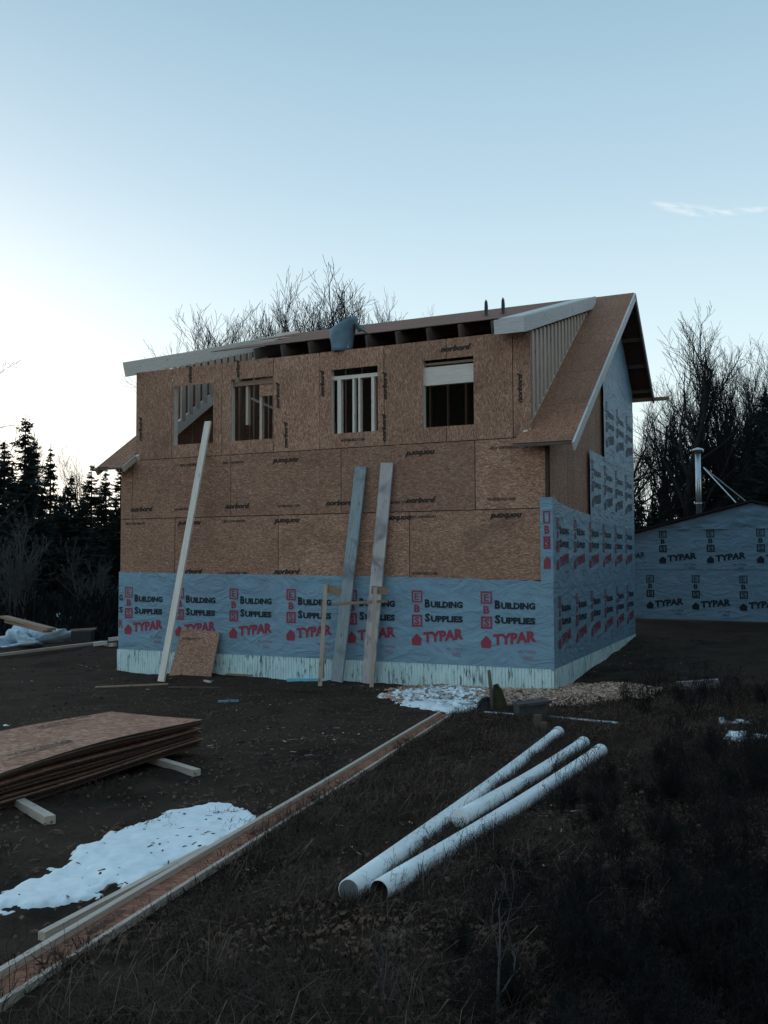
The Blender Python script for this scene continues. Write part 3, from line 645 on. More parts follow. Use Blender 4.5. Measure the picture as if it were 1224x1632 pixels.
# ------------------------------------------------------------------ boards, planks and bits against the front wall
def leaning(name, label, top, bot, w, t, m_, cat='plank', group=None, side=None):
    top = np.array(top); bot = np.array(bot); X = top-bot; mb = MB(); nrm_ = np.cross(X, E1); 
    if nrm_[1] > 0: nrm_ = -nrm_
    mb.beam(bot, top, w, t, nrm_); return single(name, mb, m_, label, cat, bot, group)
bt = onground(257, 1088); leaning('leaning_board', 'long pale narrow board leaning from the ground up to the leftmost window opening', HW(6.92, -.05, 4.6), bt+[0, 0, .02], .14, .045, LUMH, 'board')
bt = onground(537, 1088); leaning('leaning_plank', 'weathered blue grey plank leaning on the front wall, left of two', HW(3.50, -.085, 3.54), bt+[0, 0, .02], .23, .045, LUMG, group='planks leaning on the front wall')
bt = onground(586, 1091); leaning('leaning_plank', 'pale spattered plank leaning on the front wall, right of two', HW(2.97, -.085, 3.58), bt+[0, 0, .02], .24, .045, LUMK, group='planks leaning on the front wall')
# scrap of OSB leaning at the foot of the wall
def wallpt(x, y, off):
    d_ = ray(x, y); n_ = -E2; q_ = C0+n_*off; t_ = ((q_-CAMO)@n_)/(d_@n_); return CAMO+d_*t_
b0 = wallpt(269, 1075, .42); b1_ = wallpt(336, 1080, .42); b0[2] = G(b0[0], b0[1])-.01; b1_[2] = G(b1_[0], b1_[1])-.01; p = (b0+b1_)/2; mb = MB()
up = np.array([0, 0, .95])+E2*.33; up /= np.linalg.norm(up); hh_ = .95
mb.prism([b0, b1_, b1_+up*(hh_-.06), b0+up*(hh_+.03)-E1*.07], E2*.012)
o = single('osb_offcut', mb, OSB, 'squarish offcut of brown sheathing leaning beside the long pale board', 'board', p)
q = inst(ST_B, 'stamp', o, tuple(b0-p+up*.74-E1*.14-E2*.004), rz=-TH, rx=-.33)
# H-shaped trestle
tp = onground(552, 1089); t = thing('wooden_trestle', 'small rough wooden trestle standing in front of the leaning planks', 'trestle', tp)
def tb(px0, px1, w, t_, m_, name, d0=0., d1=0.):
    D = float((tp-CAMO)@_f); p0 = atd(*px0, D+d0); p1 = atd(*px1, D+d1); mb = MB(); mb.beam(p0-tp, p1-tp, w, t_, (0, -1, .1)); return mb.build(name, m_, t)
tb((510, 1093), (519, 932), .07, .035, LUM, 'upright', -.4, -.4); tb((515, 1080), (514, 958), .045, .04, LUMB, 'upright', .25, .1); tb((592, 1096), (598, 936), .07, .035, LUM, 'upright', -.62, -.62)
tb((520, 936), (543, 946), .15, .035, LUMB, 'head_block', -.36, -.38); tb((592, 940), (618, 942), .14, .035, LUMB, 'head_block', -.57, -.57); tb((528, 963), (618, 958), .05, .035, LUMB, 'rail', -.36, -.52)
tb((604, 1085), (600, 958), .045, .04, LUMB, 'upright', .3, .1)
def lyer(name, label, pa, pb_, w, t_, m_, cat='board', lift=None, group=None):
    a_ = onground(*pa); b_ = onground(*pb_); l = (t_/2 if lift is None else lift); mb = MB(); mb.beam(a_+[0, 0, l], b_+[0, 0, l], w, t_)
    return single(name, mb, m_, label, cat, a_, group)
lyer('ground_board', 'thin warped board lying flat in front of the leftmost leaning board', (152, 1097), (268, 1092), .12, .02, LUMB, lift=.02)
lyer('ground_board', 'dark thin strip of wood lying on the soil near the sheathing offcut', (268, 1097), (352, 1098), .05, .02, LUMD, lift=.02)
lyer('ground_board', 'brown lath lying along the foot of the foundation left of the trestle', (360, 1077), (472, 1082), .05, .03, LUMB, lift=.03)
lyer('foam_strip', 'light blue foam strip lying at the foot of the foundation by the trestle', (458, 1086), (512, 1085), .10, .05, BLUEF, 'foam strip')
lyer('hand_saw', 'blue handled hand tool lying on the bare soil', (348, 1121), (380, 1120), .05, .03, plain('tool_blue', (.2, .3, .4)), 'tool', lift=.03)
lyer('wood_scrap', 'tiny pale scrap of wood by the corner of the sheathing offcut', (326, 1086), (335, 1088), .05, .03, LUMW, 'scrap')
# frosted board on the right
a_ = onground(1080, 1101); mb = MB(); b_ = onground(1147, 1099); mb.beam(a_+[0, 0, .07], b_+[0, 0, .09], .035, .15, (0, -.5, 1)); single('frosted_board', mb, FROST, 'short frosted board lying in the dark grass beyond the shavings', 'board', a_)
# conduit
mb = MB(); pts = [onground(x, y)+[0, 0, .03] for x, y in ((772, 1139), (825, 1143), (885, 1147), (935, 1152), (985, 1157))]; mb.tube(pts, [.02]*5, 8); single('grey_conduit', mb, METAL, 'thin grey conduit lying across the ground behind the white pipes', 'pipe', pts[0], smooth=True)
# wheelbarrow tipped on its nose
wb = onground(792, 1137); D = float((wb-CAMO)@_f); t = thing('wheelbarrow', 'old dark wheelbarrow tipped up beside the shavings, one handle in the air', 'wheelbarrow', wb)
def P(x, y, dd=0): return atd(x, y, D+dd)-wb
mb = MB(); mb.tube([P(786, 1137, .0), P(783, 1105), P(779, 1068, .05)], [.03, .028, .022], 8); mb.build('handle', LUMD, t, True)
mb = MB(); mb.tube([P(800, 1136, .45), P(797, 1120, .45), P(793, 1105, .45)], [.03, .028, .022], 8); mb.build('handle', LUMD, t, True)
pr = [(786, 1137), (786, 1092), (792, 1090), (799, 1100), (804, 1115), (808, 1130), (807, 1137)]
V_ = []; F_ = []
for k, (x, y) in enumerate(pr): V_ += [P(x, y, 0), P(x+1, y-1, .28), P(x+2, y, .5)]
for k in range(len(pr)-1):
    for s_ in (0, 1): F_.append((3*k+s_, 3*k+3+s_, 3*k+4+s_, 3*k+1+s_))
o = np_mesh('tray', V_, F_, OLIVE, t, False); sm = o.modifiers.new('s', 'SOLIDIFY'); sm.thickness = .012
mb = MB(); mb.prism([P(x, y, .03) for x, y in pr], (.0, .02, 0)); mb.build('tray_side', OLIVE, t)
mb = MB(); cw = P(777, 1128, .1); tor = [cw+np.array([.12*math.cos(q_*math.pi/6), .03*math.sin(q_*math.pi/6), .12*math.sin(q_*math.pi/6)]) for q_ in range(13)]; mb.tube(tor, [.032]*13, 8, cap=False); w_ = mb.build('wheel', RUB, t, True)
mb = MB(); mb.tube([cw+[0, -.03, 0], cw+[0, .04, 0]], [.1, .1], 12); mb.build('rim', DARKM, w_)
# concrete block with stakes
blk = onground(846, 1146); t = thing('concrete_block', 'dark weathered concrete block sitting between the shavings and the white pipes', 'block', blk, .25)
mb = MB(); mb.box((0, 0, .10), (1, 0, 0), (0, 1, 0), (0, 0, 1), .40, .19, .19)
mb.box((-.13, -.097, .10), (1, 0, 0), (0, 1, 0), (0, 0, 1), .02, .01, .17); mb.box((.13, -.097, .10), (1, 0, 0), (0, 1, 0), (0, 0, 1), .02, .01, .17); mb.build('body', CONC, t)
mb = MB(); mb.box((0.02, 0, .215), (1, 0, .06), (0, 1, 0), (-.06, 0, 1), .46, .24, .035); mb.build('cap_slab', CONC, t)
for (x, y0, y1, w_, lab) in ((857, 1164, 1139, .085, 'short greenish wooden stake standing against the dark block'), (867, 1168, 1151, .07, 'lower pale stake at the far end of the leftmost white pipe')):
    a_ = onground(x, y0); D2 = float((a_-CAMO)@_f); mb = MB(); mb.beam(a_, atd(x, y1, D2), w_, .04, (0, -1, 0)); single('wooden_stake', mb, LUMD, lab, 'stake', a_, 'stakes by the block')

# ------------------------------------------------------------------ white PVC pipes
R_ = .059
def pvc(lab, near, far, nopen=True, cap=False):
    a_ = np.array(near); b_ = np.array(far); X_ = b_-a_; l = np.linalg.norm(X_); X_ /= l
    t = thing('pvc_pipe', lab, 'pipe', a_-[0, 0, R_], 0, 'white pipes lying on the grass'); o_ = np.array([0, 0, R_])
    mb = MB(); n = 28; pts = [o_+X_*l*k/10-np.array([0, 0, .02*math.sin(math.pi*k/10)]) for k in range(11)]
    mb.tube(pts, [R_]*11, n, cap=False); b0 = len(mb.v); mb.tube(pts, [R_-.006]*11, n, cap=False)
    for e0 in (0, 10*n):
        for k in range(n): mb.face([e0+k, e0+(k+1) % n, b0+e0+(k+1) % n, b0+e0+k], None, 0)
    mb.build('barrel', PVC, t, True)
    mb = MB(); mb.tube([pts[-1]-X_*.16, pts[-1]+X_*.01], [R_+.008, R_+.008], n, cap=False); mb.build('bell_end', PVC, t, True)
    if cap:
        mb = MB(); mb.tube([pts[0]-X_*.004, pts[0]+X_*.05], [R_+.003, R_+.003], n); mb.build('end_cap', PVC, t)
    if not nopen:
        mb = MB(); mb.tube([pts[0]-X_*.004, pts[0]+X_*.02], [R_-.006]*2, n); mb.build('end_plug', PVCI, t)
    return t
def grd(px, py): q = onground(px, py); return q+[0, 0, R_+.012]
_a0, _a1 = grd(556, 1441), grd(890, 1177); _c0, _c1 = grd(604, 1442), grd(957, 1209)
pvc('leftmost white pipe, its grey closed end nearest the camera', _a0, _a1, nopen=False)
pvc('rightmost white pipe with dark open end, far end tangled in twigs', _c0, _c1)
pvc('middle white pipe, wedged low between the two others', (_a0+(_a1-_a0)*.29+_c0+(_c1-_c0)*.29)/2+[0, 0, .03], grd(930, 1195), cap=True)

# ------------------------------------------------------------------ wooden I-joist lying flat
a_ = onground(6, 1582); b_ = onground(711, 1142); d_ = b_-a_; d_ /= np.linalg.norm(d_); a_ = a_-d_*.9; a_[2] = float(G(a_[0], a_[1]))
ll = float(np.linalg.norm(b_-a_)); d_ = (b_-a_)/ll; sd2 = np.cross(d_, [0, 0, 1]); sd2 /= np.linalg.norm(sd2)
t = thing('wooden_i_joist', 'long wooden I-joist lying flat and diagonal across the foreground', 'joist', a_)
def jpt(s_, off, z): return d_*s_+sd2*off+np.array([0, 0, z+.004*math.sin(s_*.9)])
nseg = 14; HWD = .082
def strip(off, w_, hh_, zc, name, m_):
    mb = MB(); b = 0; V_ = []
    for k in range(nseg+1):
        s_ = ll*k/nseg
        for o_, z_ in ((-w_/2, -hh_/2), (w_/2, -hh_/2), (w_/2, hh_/2), (-w_/2, hh_/2)): mb.v.append(jpt(s_, off+o_, zc+z_))
    for k in range(nseg):
        for q_ in range(4):
            r2 = (q_+1) % 4; s0_, s1_ = ll*k/nseg, ll*(k+1)/nseg
            mb.face([4*k+q_, 4*k+4+q_, 4*k+4+r2, 4*k+r2][::-1], [(s1_ if 0 else s0_, q_*.1), (s1_, q_*.1), (s1_, r2*.1+.1), (s0_, r2*.1+.1)][::-1])
    mb.face([0, 1, 2, 3]); mb.face([4*nseg+q_ for q_ in (3, 2, 1, 0)]); return mb.build(name, m_, t)
strip(-HWD, .036, .050, .038, 'flange', LUM); strip(HWD, .026, .040, .024, 'flange', LUM); web = strip(0, 2*HWD-.03, .010, .028, 'web', OSBJ)
for s_ in (1.5, 3.4): inst(ST_B, 'stamp', web, tuple(jpt(s_, .02, .0345)), rz=math.atan2(d_[1], d_[0]), rx=-math.pi/2, sc=(.6, 1, .9))
a2 = onground(66, 1508); b2_ = onground(330, 1366); mb = MB(); mb.beam(a2+[0, 0, .045], b2_+[0, 0, .05], .038, .038); single('lumber_strip', mb, LUM, 'narrow pale strip of lumber lying along the left side of the I-joist', 'lumber', a2)

# ------------------------------------------------------------------ pile of OSB sheets on runners
ca = onground(322, 1204); cb = onground(-60, 1306)
dl = cb-ca; dl[2] = 0; LEN = 2.6; dl /= np.linalg.norm(dl); ds = np.array([-dl[1], dl[0], 0.])
if ds[0] > 0: ds = -ds
if ds[1] < 0: ds = -ds
base = ca.copy(); base[2] = float(G(ca[0], ca[1]))
LEN = 3.05; z0 = .075; NS = 13; zc = z0
for k in range(NS):
    last = k == NS-1; o1 = rnd.uniform(-.05, .05) if not last else .0; o2 = rnd.uniform(-.02, .025); mb = MB(); n = 12; th_ = .0125
    V_ = []; gapk = rnd.uniform(.004, .011) if k not in (5, 9) else .026; zc += gapk
    for i_ in range(n+1):
        s_ = LEN*i_/n; sag = -.035*(i_/n)+.035*math.sin(math.pi*i_/n*1.0)*(k/NS)+.012*math.sin(i_/n*6+k*.4)
        for w0 in (0., .6, 1.22):
            for dz_ in (0, th_): mb.v.append(dl*(s_+o1)+ds*(w0+o2)+np.array([0, 0, zc+sag+dz_+.01*abs(w0-.6)]))
    for i_ in range(n):
        b = 6*i_; c = b+6
        for w0 in (0, 2):
            mb.face([b+w0+1, c+w0+1, c+w0+3, b+w0+3][::-1], None, 0); mb.face([b+w0, c+w0, c+w0+2, b+w0+2], None, 0)
        mb.face([b, b+1, c+1, c], None, 1); mb.face([b+4, b+5, c+5, c+4][::-1], None, 1)
    mb.face([0, 2, 4, 5, 3, 1], None, 1); e = 6*n; mb.face([e, e+1, e+3, e+5, e+4, e+2], None, 1)
    zc += th_
    lab = ('top sheet of the brown sheathing pile, its printed face showing' if last else 'bottom sheet of the sheathing pile, resting on the runners' if k == 0 else 'brown sheathing sheet, %s from the top of the pile, only its edge showing' % ('second third fourth fifth sixth seventh eighth ninth tenth eleventh twelfth'.split()[NS-2-k]))
    o = mb.build('osb_sheet', [OSBP, OSBE], loc=base); tag(o, lab, 'sheathing sheet', 'pile of sheathing sheets on the left')
    if last: topo = o
for s_, w_ in ((.75, .95), (1.75, .22)):
    zz = zc-.035*(s_/LEN)+.035*math.sin(math.pi*s_/LEN)+.012*math.sin(s_/LEN*6+14*.4)+.012
    inst(ST_B, 'stamp', topo, tuple(dl*(s_+.5)+ds*w_+np.array([0, 0, zz+.01])), rz=math.atan2(-dl[1], -dl[0]), rx=-math.pi/2, sc=(1.4, 1, 1.5))
for pa, pb_, lab in (((262, 1221), (314, 1237), 'short timber runner sticking out from under the right part of the sheathing pile'), ((24, 1281), (80, 1314), 'short timber runner sticking out under the pile nearest the snow patch')):
    a_ = onground(*pa); b_ = onground(*pb_); X_ = (a_-b_)/np.linalg.norm(a_-b_); mb = MB(); mb.beam(b_+[0, 0, .03], b_+X_*1.5+[0, 0, .03], .075, .06); single('timber_runner', mb, LUM, lab, 'timber', b_, 'runners under the sheathing pile')

# ------------------------------------------------------------------ clutter at the left edge
for px0, px1, lab in (((6, 983), (82, 1003), 'upper pale board of the small stack far left'), ((14, 990), (76, 1006), 'lower grey board of the small stack far left')):
    a_ = atd(*px0, 23.5); b_ = atd(*px1, 21.5); mb = MB(); mb.beam(a_, b_, .22, .06); single('stacked_board', mb, LUMB, lab, 'board', b_, 'boards stacked at the far left')
a_ = onground(45, 1016); mb = MB(); mb.box(a_+[0, 1.0, .2], (1, -.3, 0), (.3, 1, 0), (0, 0, 1), 1.0, 1.1, .5); single('pallet_block', mb, LUMD, 'low dark timber stack under the far left boards', 'timber stack', a_)
def blob(name, lab, cat, px, sx, sy, sz, m_, seed, rough_=.3, n1=18, n2=10, group=None):
    c = onground(*px); V_ = []; F_ = []
    for i_ in range(n2+1):
        ph = math.pi/2*i_/n2
        for k in range(n1):
            th = 2*math.pi*k/n1; r = 1+rough_*float(fbm(np.array(math.cos(th)*1.5+seed), np.array(math.sin(th)*1.5+ph*1.3), 1.2, 4))*2
            V_.append((math.cos(th)*math.cos(ph)*sx*r, math.sin(th)*math.cos(ph)*sy*r, math.sin(ph)*sz*r-.03))
    for i_ in range(n2):
        for k in range(n1): F_.append((i_*n1+k, i_*n1+(k+1) % n1, (i_+1)*n1+(k+1) % n1, (i_+1)*n1+k))
    o = np_mesh(name, V_, F_, m_, None, True); o.location = tuple(c); return tag(o, lab, cat, group)
blob('plastic_sheet', 'crumpled pale blue plastic sheet spread over rubble at the far left', 'plastic sheet', (40, 1026), 1.05, .9, .32, TARPL, 2, .9, 40, 14)
blob('plastic_sheet', 'small heap of pale blue plastic beside the grey rock', 'plastic sheet', (88, 1012), .35, .5, .35, TARPL, 5, .9, 30, 12)
blob('grey_rock', 'rounded grey boulder behind the pale blue plastic at left', 'rock', (116, 1004), .38, .35, .42, ROCK, 9, .35)
lyer('long_pole', 'long pale pole lying on the soil at the left edge', (-20, 1050), (165, 1027), .10, .06, LUM, 'pole', lift=.06)
t = thing('dark_crate', 'low black crate with a board on top, left of the house corner', 'crate', onground(128, 1024), .1)
mb = MB(); mb.box((0, .3, .15), (1, 0, 0), (0, 1, 0), (0, 0, 1), .52, .5, .3); mb.build('body', DARKM, t); mb = MB(); mb.box((.02, .28, .33), (1, 0, .05), (0, 1, 0), (-.05, 0, 1), .66, .12, .04); mb.build('lid_board', LUMB, t)
for k, (x, y, s_, r) in enumerate(((160, 1030, .34, .3), (176, 1032, .3, -.5), (184, 1025, .36, .15))):
    a_ = onground(x, y); mb = MB(); mb.box(a_+[0, 0, .07+.05*(k == 2)], (math.cos(r), math.sin(r), .1), (-math.sin(r), math.cos(r), 0), (-.1, 0, 1), s_, .12, .09)
    single('wood_offcut', mb, LUMW, ['leftmost pale wood offcut in the heap by the house corner', 'middle pale wood offcut in the heap by the house corner', 'rightmost pale wood offcut, touching the house corner'][k], 'offcut', a_, 'offcuts by the left corner')
blob('clear_bottle_scrap', 'small shiny scrap of clear plastic on the soil at the left edge', 'scrap', (9, 1158), .08, .05, .05, PVC, 3, .3, 10, 5)

# ------------------------------------------------------------------ shed on the right
sA = atd(1009, 985, 25.3); sB = atd(1224, 991, 23.6); sx_ = sB-sA; sx_[2] = 0; srz = math.atan2(sx_[1], sx_[0])
shed = thing('wrapped_shed', 'low shed covered in blue house wrap behind the right end of the house', 'shed', sA, srz)
SWD, PKX, EH, PH = 6.4, 3.1, 2.28, 3.05
def sb_poly(z0, z1):
    rz_ = lambda x: EH+(PH-EH)*x/PKX if x < PKX else PH-(PH-EH)*(x-PKX)/(SWD-PKX)
    return rz_
rz_ = sb_poly(0, 0)
mb = MB(); mb.prism([(0, .02, 0), (SWD, .02, 0), (SWD, .02, rz_(SWD)), (PKX, .02, PH), (0, .02, EH)], (0, 4.2, 0)); mb.build('walls', OSB, shed)
def sband(zb_, zt_, y, seed):
    V_ = []; F_ = []; n = 60; mrow = 8
    for i_ in range(n+1):
        x = .02+(SWD-.04)*i_/n; top = min(zt_, rz_(x)-.02); top = max(top, zb_+.01)
        for r in range(mrow+1):
            z = zb_+(top-zb_)*r/mrow; V_.append((x, -y-(.09 if zt_ > 2.6 else .003)*float(fbm(np.array(x*2.2+seed), np.array(z*5.), 1.5, 3)), z))
    for i_ in range(n):
        for r in range(mrow): q_ = i_*(mrow+1)+r; F_.append((q_, q_+mrow+1, q_+mrow+2, q_+1))
    return np_mesh('wrap_band', V_, F_, WRAPS, shed, True)
w1 = sband(0, 1.36, .0, 1); w2 = sband(1.33, 2.42, .014, 2); w3 = sband(2.38, 3.1, .035, 3)
for k in range(5): inst(PB_SHED, 'print', w1, (.38+1.19*k, -.008, -.02), sc=(1, 1, .93))
for k in range(-1, 4):
    if k >= 0: inst(PB_SHED, 'print', w2, (.74+1.23*k, -.022, 1.21), sc=(1, 1, .90))
mb = MB(); put_text(mb, 'PAR', 0, 1.62, .34, .15, 0, .03, .1, .1); inst(mesh_of(mb, 'print', INKN), 'print', w2, (.02, -.022, 0))
for s_ in (0, 1):
    x0, x1 = ((-.2, PKX) if s_ == 0 else (PKX, SWD+.2)); z_0 = EH-.05 if s_ == 0 else PH; z_1 = PH if s_ == 0 else PH-(PH-EH)*(x1-PKX)/(SWD-PKX)
    mb = MB(); mb.prism([(x0, -.15, z_0+.01), (x1, -.15, z_1+.01), (x1, -.15, z_1+.07), (x0, -.15, z_0+.07)], (0, 4.6, 0)); mb.build('roof', ROOFD, shed)
mb = MB(); mb.box((SWD/2, 0.0, -.06), (1, 0, 0), (0, 1, 0), (0, 0, 1), SWD, .1, .12); mb.build('sill', LUMD, shed)
cp = atd(1114, 815, 26.2); ct = atd(1117, 722, 26.2); t = thing('stove_pipe', 'shiny metal stove pipe with a flat cap rising from the shed roof', 'chimney', cp)
mb = MB(); mb.tube([(0, 0, -.3), (0, 0, ct[2]-cp[2])], [.075, .075], 16); mb.build('flue', METAL, t, True)
mb = MB(); zt_ = ct[2]-cp[2]; mb.tube([(0, 0, zt_), (0, 0, zt_+.06), (0, 0, zt_+.065), (0, 0, zt_+.12), (0, 0, zt_+.16)], [.09, .10, .16, .15, .03], 16); mb.build('cap', METAL, t, True)
mb = MB(); mb.tube([(0, 0, .2), (0, 0, .24)], [.09, .09], 16); mb.build('collar', METAL, t, True)
for px_ in ((1173, 801), (1197, 806)):
    e_ = atd(*px_, 25.2 if px_[0] < 1180 else 26.5)-cp; s_ = atd(1121, 745, 26.2)-cp; mb = MB(); mb.tube([s_, e_], [.018, .018], 6); mb.build('brace_rod', METAL, t)

# ------------------------------------------------------------------ snow
def inpoly(x, y, P_):
    ins = np.zeros(x.shape, bool); n = len(P_)
    for i_ in range(n):
        x1, y1 = P_[i_]; x2, y2 = P_[(i_+1) % n]
        c = ((y1 > y) != (y2 > y)); ins ^= c & (x < (x2-x1)*(y-y1)/(y2-y1+1e-12)+x1)
    return ins
def pdist(x, y, P_):
    d = np.full(x.shape, 1e9); n = len(P_)
    for i_ in range(n):
        a = np.array(P_[i_]); b = np.array(P_[(i_+1) % n]); ab = b-a; t_ = np.clip(((x-a[0])*ab[0]+(y-a[1])*ab[1])/(ab@ab+1e-12), 0, 1)
        d = np.minimum(d, np.hypot(x-a[0]-t_*ab[0], y-a[1]-t_*ab[1]))
    return d
def snow(label, polys, step, rag, hgt, holes=(), sc=9.):
    allp = [[tuple(onground(*q)[:2]) for q in P_] for P_ in polys]; hol = [[tuple(onground(*q)[:2]) for q in P_] for P_ in holes]
    xs = [p[0] for P_ in allp for p in P_]; ys = [p[1] for P_ in allp for p in P_]
    gx, gy = np.meshgrid(np.arange(min(xs)-.1, max(xs)+.1, step), np.arange(min(ys)-.1, max(ys)+.1, step*1.4), indexing='ij')
    fld = np.full(gx.shape, -9.)
    for P_ in allp:
        d = pdist(gx, gy, P_); fld = np.maximum(fld, np.where(inpoly(gx, gy, P_), d, -d))
    for P_ in hol:
        d = pdist(gx, gy, P_); fld = np.minimum(fld, np.where(inpoly(gx, gy, P_), -d, d))
    fld = fld+rag*(fbm(gx, gy, sc, 4)); keep = fld > 0
    z = G(gx, gy)+np.minimum(.004+np.maximum(fld, 0)*.5, hgt)+fbm(gx, gy, 5, 3)*.003*np.clip(fld*20, 0, 1)
    z = np.where(keep, z, G(gx, gy)-.02)
    n0, n1 = gx.shape; idx = np.arange(n0*n1).reshape(n0, n1)
    kk = keep[:-1, :-1] | keep[1:, :-1] | keep[:-1, 1:] | keep[1:, 1:]
    F_ = np.stack([idx[:-1, :-1], idx[1:, :-1], idx[1:, 1:], idx[:-1, 1:]], -1)[kk]
    V_ = np.stack([gx, gy, z], -1).reshape(-1, 3); used, inv = np.unique(F_, return_inverse=True); c = V_[used].mean(0); c[2] = V_[used][:, 2].min()
    o = np_mesh('snow_patch', V_[used]-c, inv.reshape(F_.shape), SNOW, None, True); o.location = tuple(c); tag(o, label, 'snow', kind='stuff'); return o
snow('large patch of old white snow between the sheathing pile and the I-joist', [[(-25, 1440), (0, 1424), (25, 1416), (48, 1404), (85, 1394), (92, 1380), (108, 1372), (140, 1350), (185, 1330), (240, 1306), (275, 1296), (315, 1284), (360, 1285), (393, 1296), (402, 1306), (415, 1310), (376, 1333), (355, 1338), (345, 1350), (322, 1358), (292, 1374), (262, 1384), (262, 1395), (240, 1392), (235, 1408), (200, 1417), (180, 1413), (160, 1424), (135, 1434), (95, 1438), (55, 1450), (20, 1450), (-25, 1470)], [(95, 1381), (120, 1371), (132, 1364), (138, 1369), (118, 1379), (100, 1386)], [(118, 1360), (135, 1350), (152, 1348), (150, 1356), (130, 1361)], [(40, 1404), (46, 1400), (49, 1405)]], .014, .13, .022, [[(262, 1392), (275, 1378), (300, 1372), (312, 1370), (300, 1380), (275, 1398)]])
snow('thin broken snow mixed with shavings near the far end of the joist', [[(612, 1112), (650, 1103), (700, 1100), (745, 1103), (782, 1112), (768, 1128), (750, 1137), (722, 1136), (690, 1128), (650, 1122)], [(690, 1128), (765, 1128), (748, 1141), (728, 1140)]], .03, .5, .05, sc=3.)
snow('small patch of snow in the dark brush at the right edge', [[(1157, 1178), (1175, 1172), (1192, 1174), (1205, 1180), (1195, 1188), (1175, 1190), (1163, 1186)], [(1200, 1180), (1224, 1177), (1240, 1182), (1224, 1184)]], .03, .25, .07)
snow('scatter of snow crumbs in the grass above the small right-hand snow patch', [[(1142, 1148), (1190, 1146), (1188, 1151), (1150, 1152)]], .03, .35, .03)
# frosty pale grass by the right end of the shavings handled as litter below

# ------------------------------------------------------------------ loose stuff: shavings, leaves, grass
def ribbons(name, pts, ln, wd, curl, m_, label=None, cat=None, mi=None, segs=3, up=.35, flat=False):
    """many little bent strips; pts (n,3)"""
    n = len(pts); az = rng.random(n)*2*math.pi; el = (rng.random(n)-.3)*up*2
    d = np.stack([np.cos(az)*np.cos(el), np.sin(az)*np.cos(el), np.sin(el)], 1); s = np.stack([-np.sin(az), np.cos(az), (rng.random(n)-.5)*(.2 if flat else 1.4)], 1); s /= np.linalg.norm(s, axis=1)[:, None]
    L_ = ln*(.4+rng.random(n)*1.2); W_ = wd*(.5+rng.random(n)); V_ = []; nrm_ = np.cross(d, s)
    for k in range(segs+1):
        t_ = k/segs; c = pts+d*(L_*(t_-.5))[:, None]+nrm_*(L_*curl*math.sin(math.pi*t_))[:, None]
        V_.append(c-s*(W_/2)[:, None]); V_.append(c+s*(W_/2)[:, None])
    V_ = np.stack(V_, 1); st = V_.shape[1]; base_ = np.arange(n)[:, None]*st
    F_ = np.concatenate([np.stack([base_[:, 0]+2*k, base_[:, 0]+2*k+1, base_[:, 0]+2*k+3, base_[:, 0]+2*k+2], 1) for k in range(segs)])
    o = np_mesh(name, V_.reshape(-1, 3), F_, m_); tag(o, label, cat, kind='stuff'); return o
def scatter_px(poly, n, dz=0.02, jit=.03):
    P_ = [tuple(onground(*q)[:2]) for q in poly]; xs = [p[0] for p in P_]; ys = [p[1] for p in P_]; out = []
    x = rng.uniform(min(xs), max(xs), n*4); y = rng.uniform(min(ys), max(ys), n*4); k = inpoly(x, y, P_); x = x[k][:n]; y = y[k][:n]
    dd = np.minimum(pdist(x, y, P_), .5)
    keep = rng.random(len(x)) < np.clip(.25+dd*2.2+fbm(x, y, 2, 3)*1.0, 0, 1)
    x = x[keep]; y = y[keep]; dd = dd[keep]
    return np.stack([x, y, G(x, y)+dz+rng.random(len(x))*jit+dd*.05*rng.random(len(x))], 1)
sh = [(600, 1113), (612, 1100), (700, 1094), (800, 1100), (870, 1097), (920, 1092), (985, 1092), (1010, 1094), (1055, 1100), (1062, 1106), (1010, 1118), (940, 1126), (870, 1128), (800, 1128), (700, 1122), (640, 1122)]
ribbons('wood_shavings', scatter_px(sh, 10000, .008, .035), .11, .016, .2, [SHAV], 'spread heap of pale wood shavings along the near corner of the house', 'shavings', up=.16)
sh2 = [(612, 1108), (700, 1098), (775, 1104), (770, 1125), (735, 1140), (690, 1126), (630, 1120)]
ribbons('snow_crumbs', scatter_px(sh2, 1800, .02, .06), .08, .05, .1, [SNOW], 'white crumbs of snow lying among the shavings', 'snow')
def region(n, r0, r1, a0, a1, powr=1.):
    r = r0+(r1-r0)*rng.random(n)**powr; a = np.radians(a0+(a1-a0)*rng.random(n)); return r*np.sin(a), r*np.cos(a)
# keep clear of bare soil: grass grows right of / in front of the joist
ja = a_ = (HW(0, 0, 0)*0)
JA = onground(6, 1575)[:2]; JB = onground(711, 1142)[:2]
def joist_side(x, y): return (JB[0]-JA[0])*(y-JA[1])-(JB[1]-JA[1])*(x-JA[0])    # > 0 on the left (bare soil) side
def inside_house(x, y):
    rx_ = x-C0[0]; ry_ = y-C0[1]; a = rx_*E1[0]+ry_*E1[1]; b = rx_*E2[0]+ry_*E2[1]; return (a > -.1) & (a < LL+.1) & (b > -.25) & (b < WW+.1)
x, y = region(34000, 2.2, 16, -26, 27, .8)
k = ((joist_side(x, y) < 0) | (rng.random(len(x)) < .12)) & ~inside_house(x, y); k &= (fbm(x, y, 1.1, 3)+.35*rng.random(len(x))) > .0
x, y = x[k], y[k]; ribbons('dead_leaves', np.stack([x, y, G(x, y)+.012+rng.random(len(x))*.02], 1), .026, .022, .4, LEAF, 'brown dead leaves scattered over the foreground grass', 'leaves', segs=2, up=.3, flat=True)
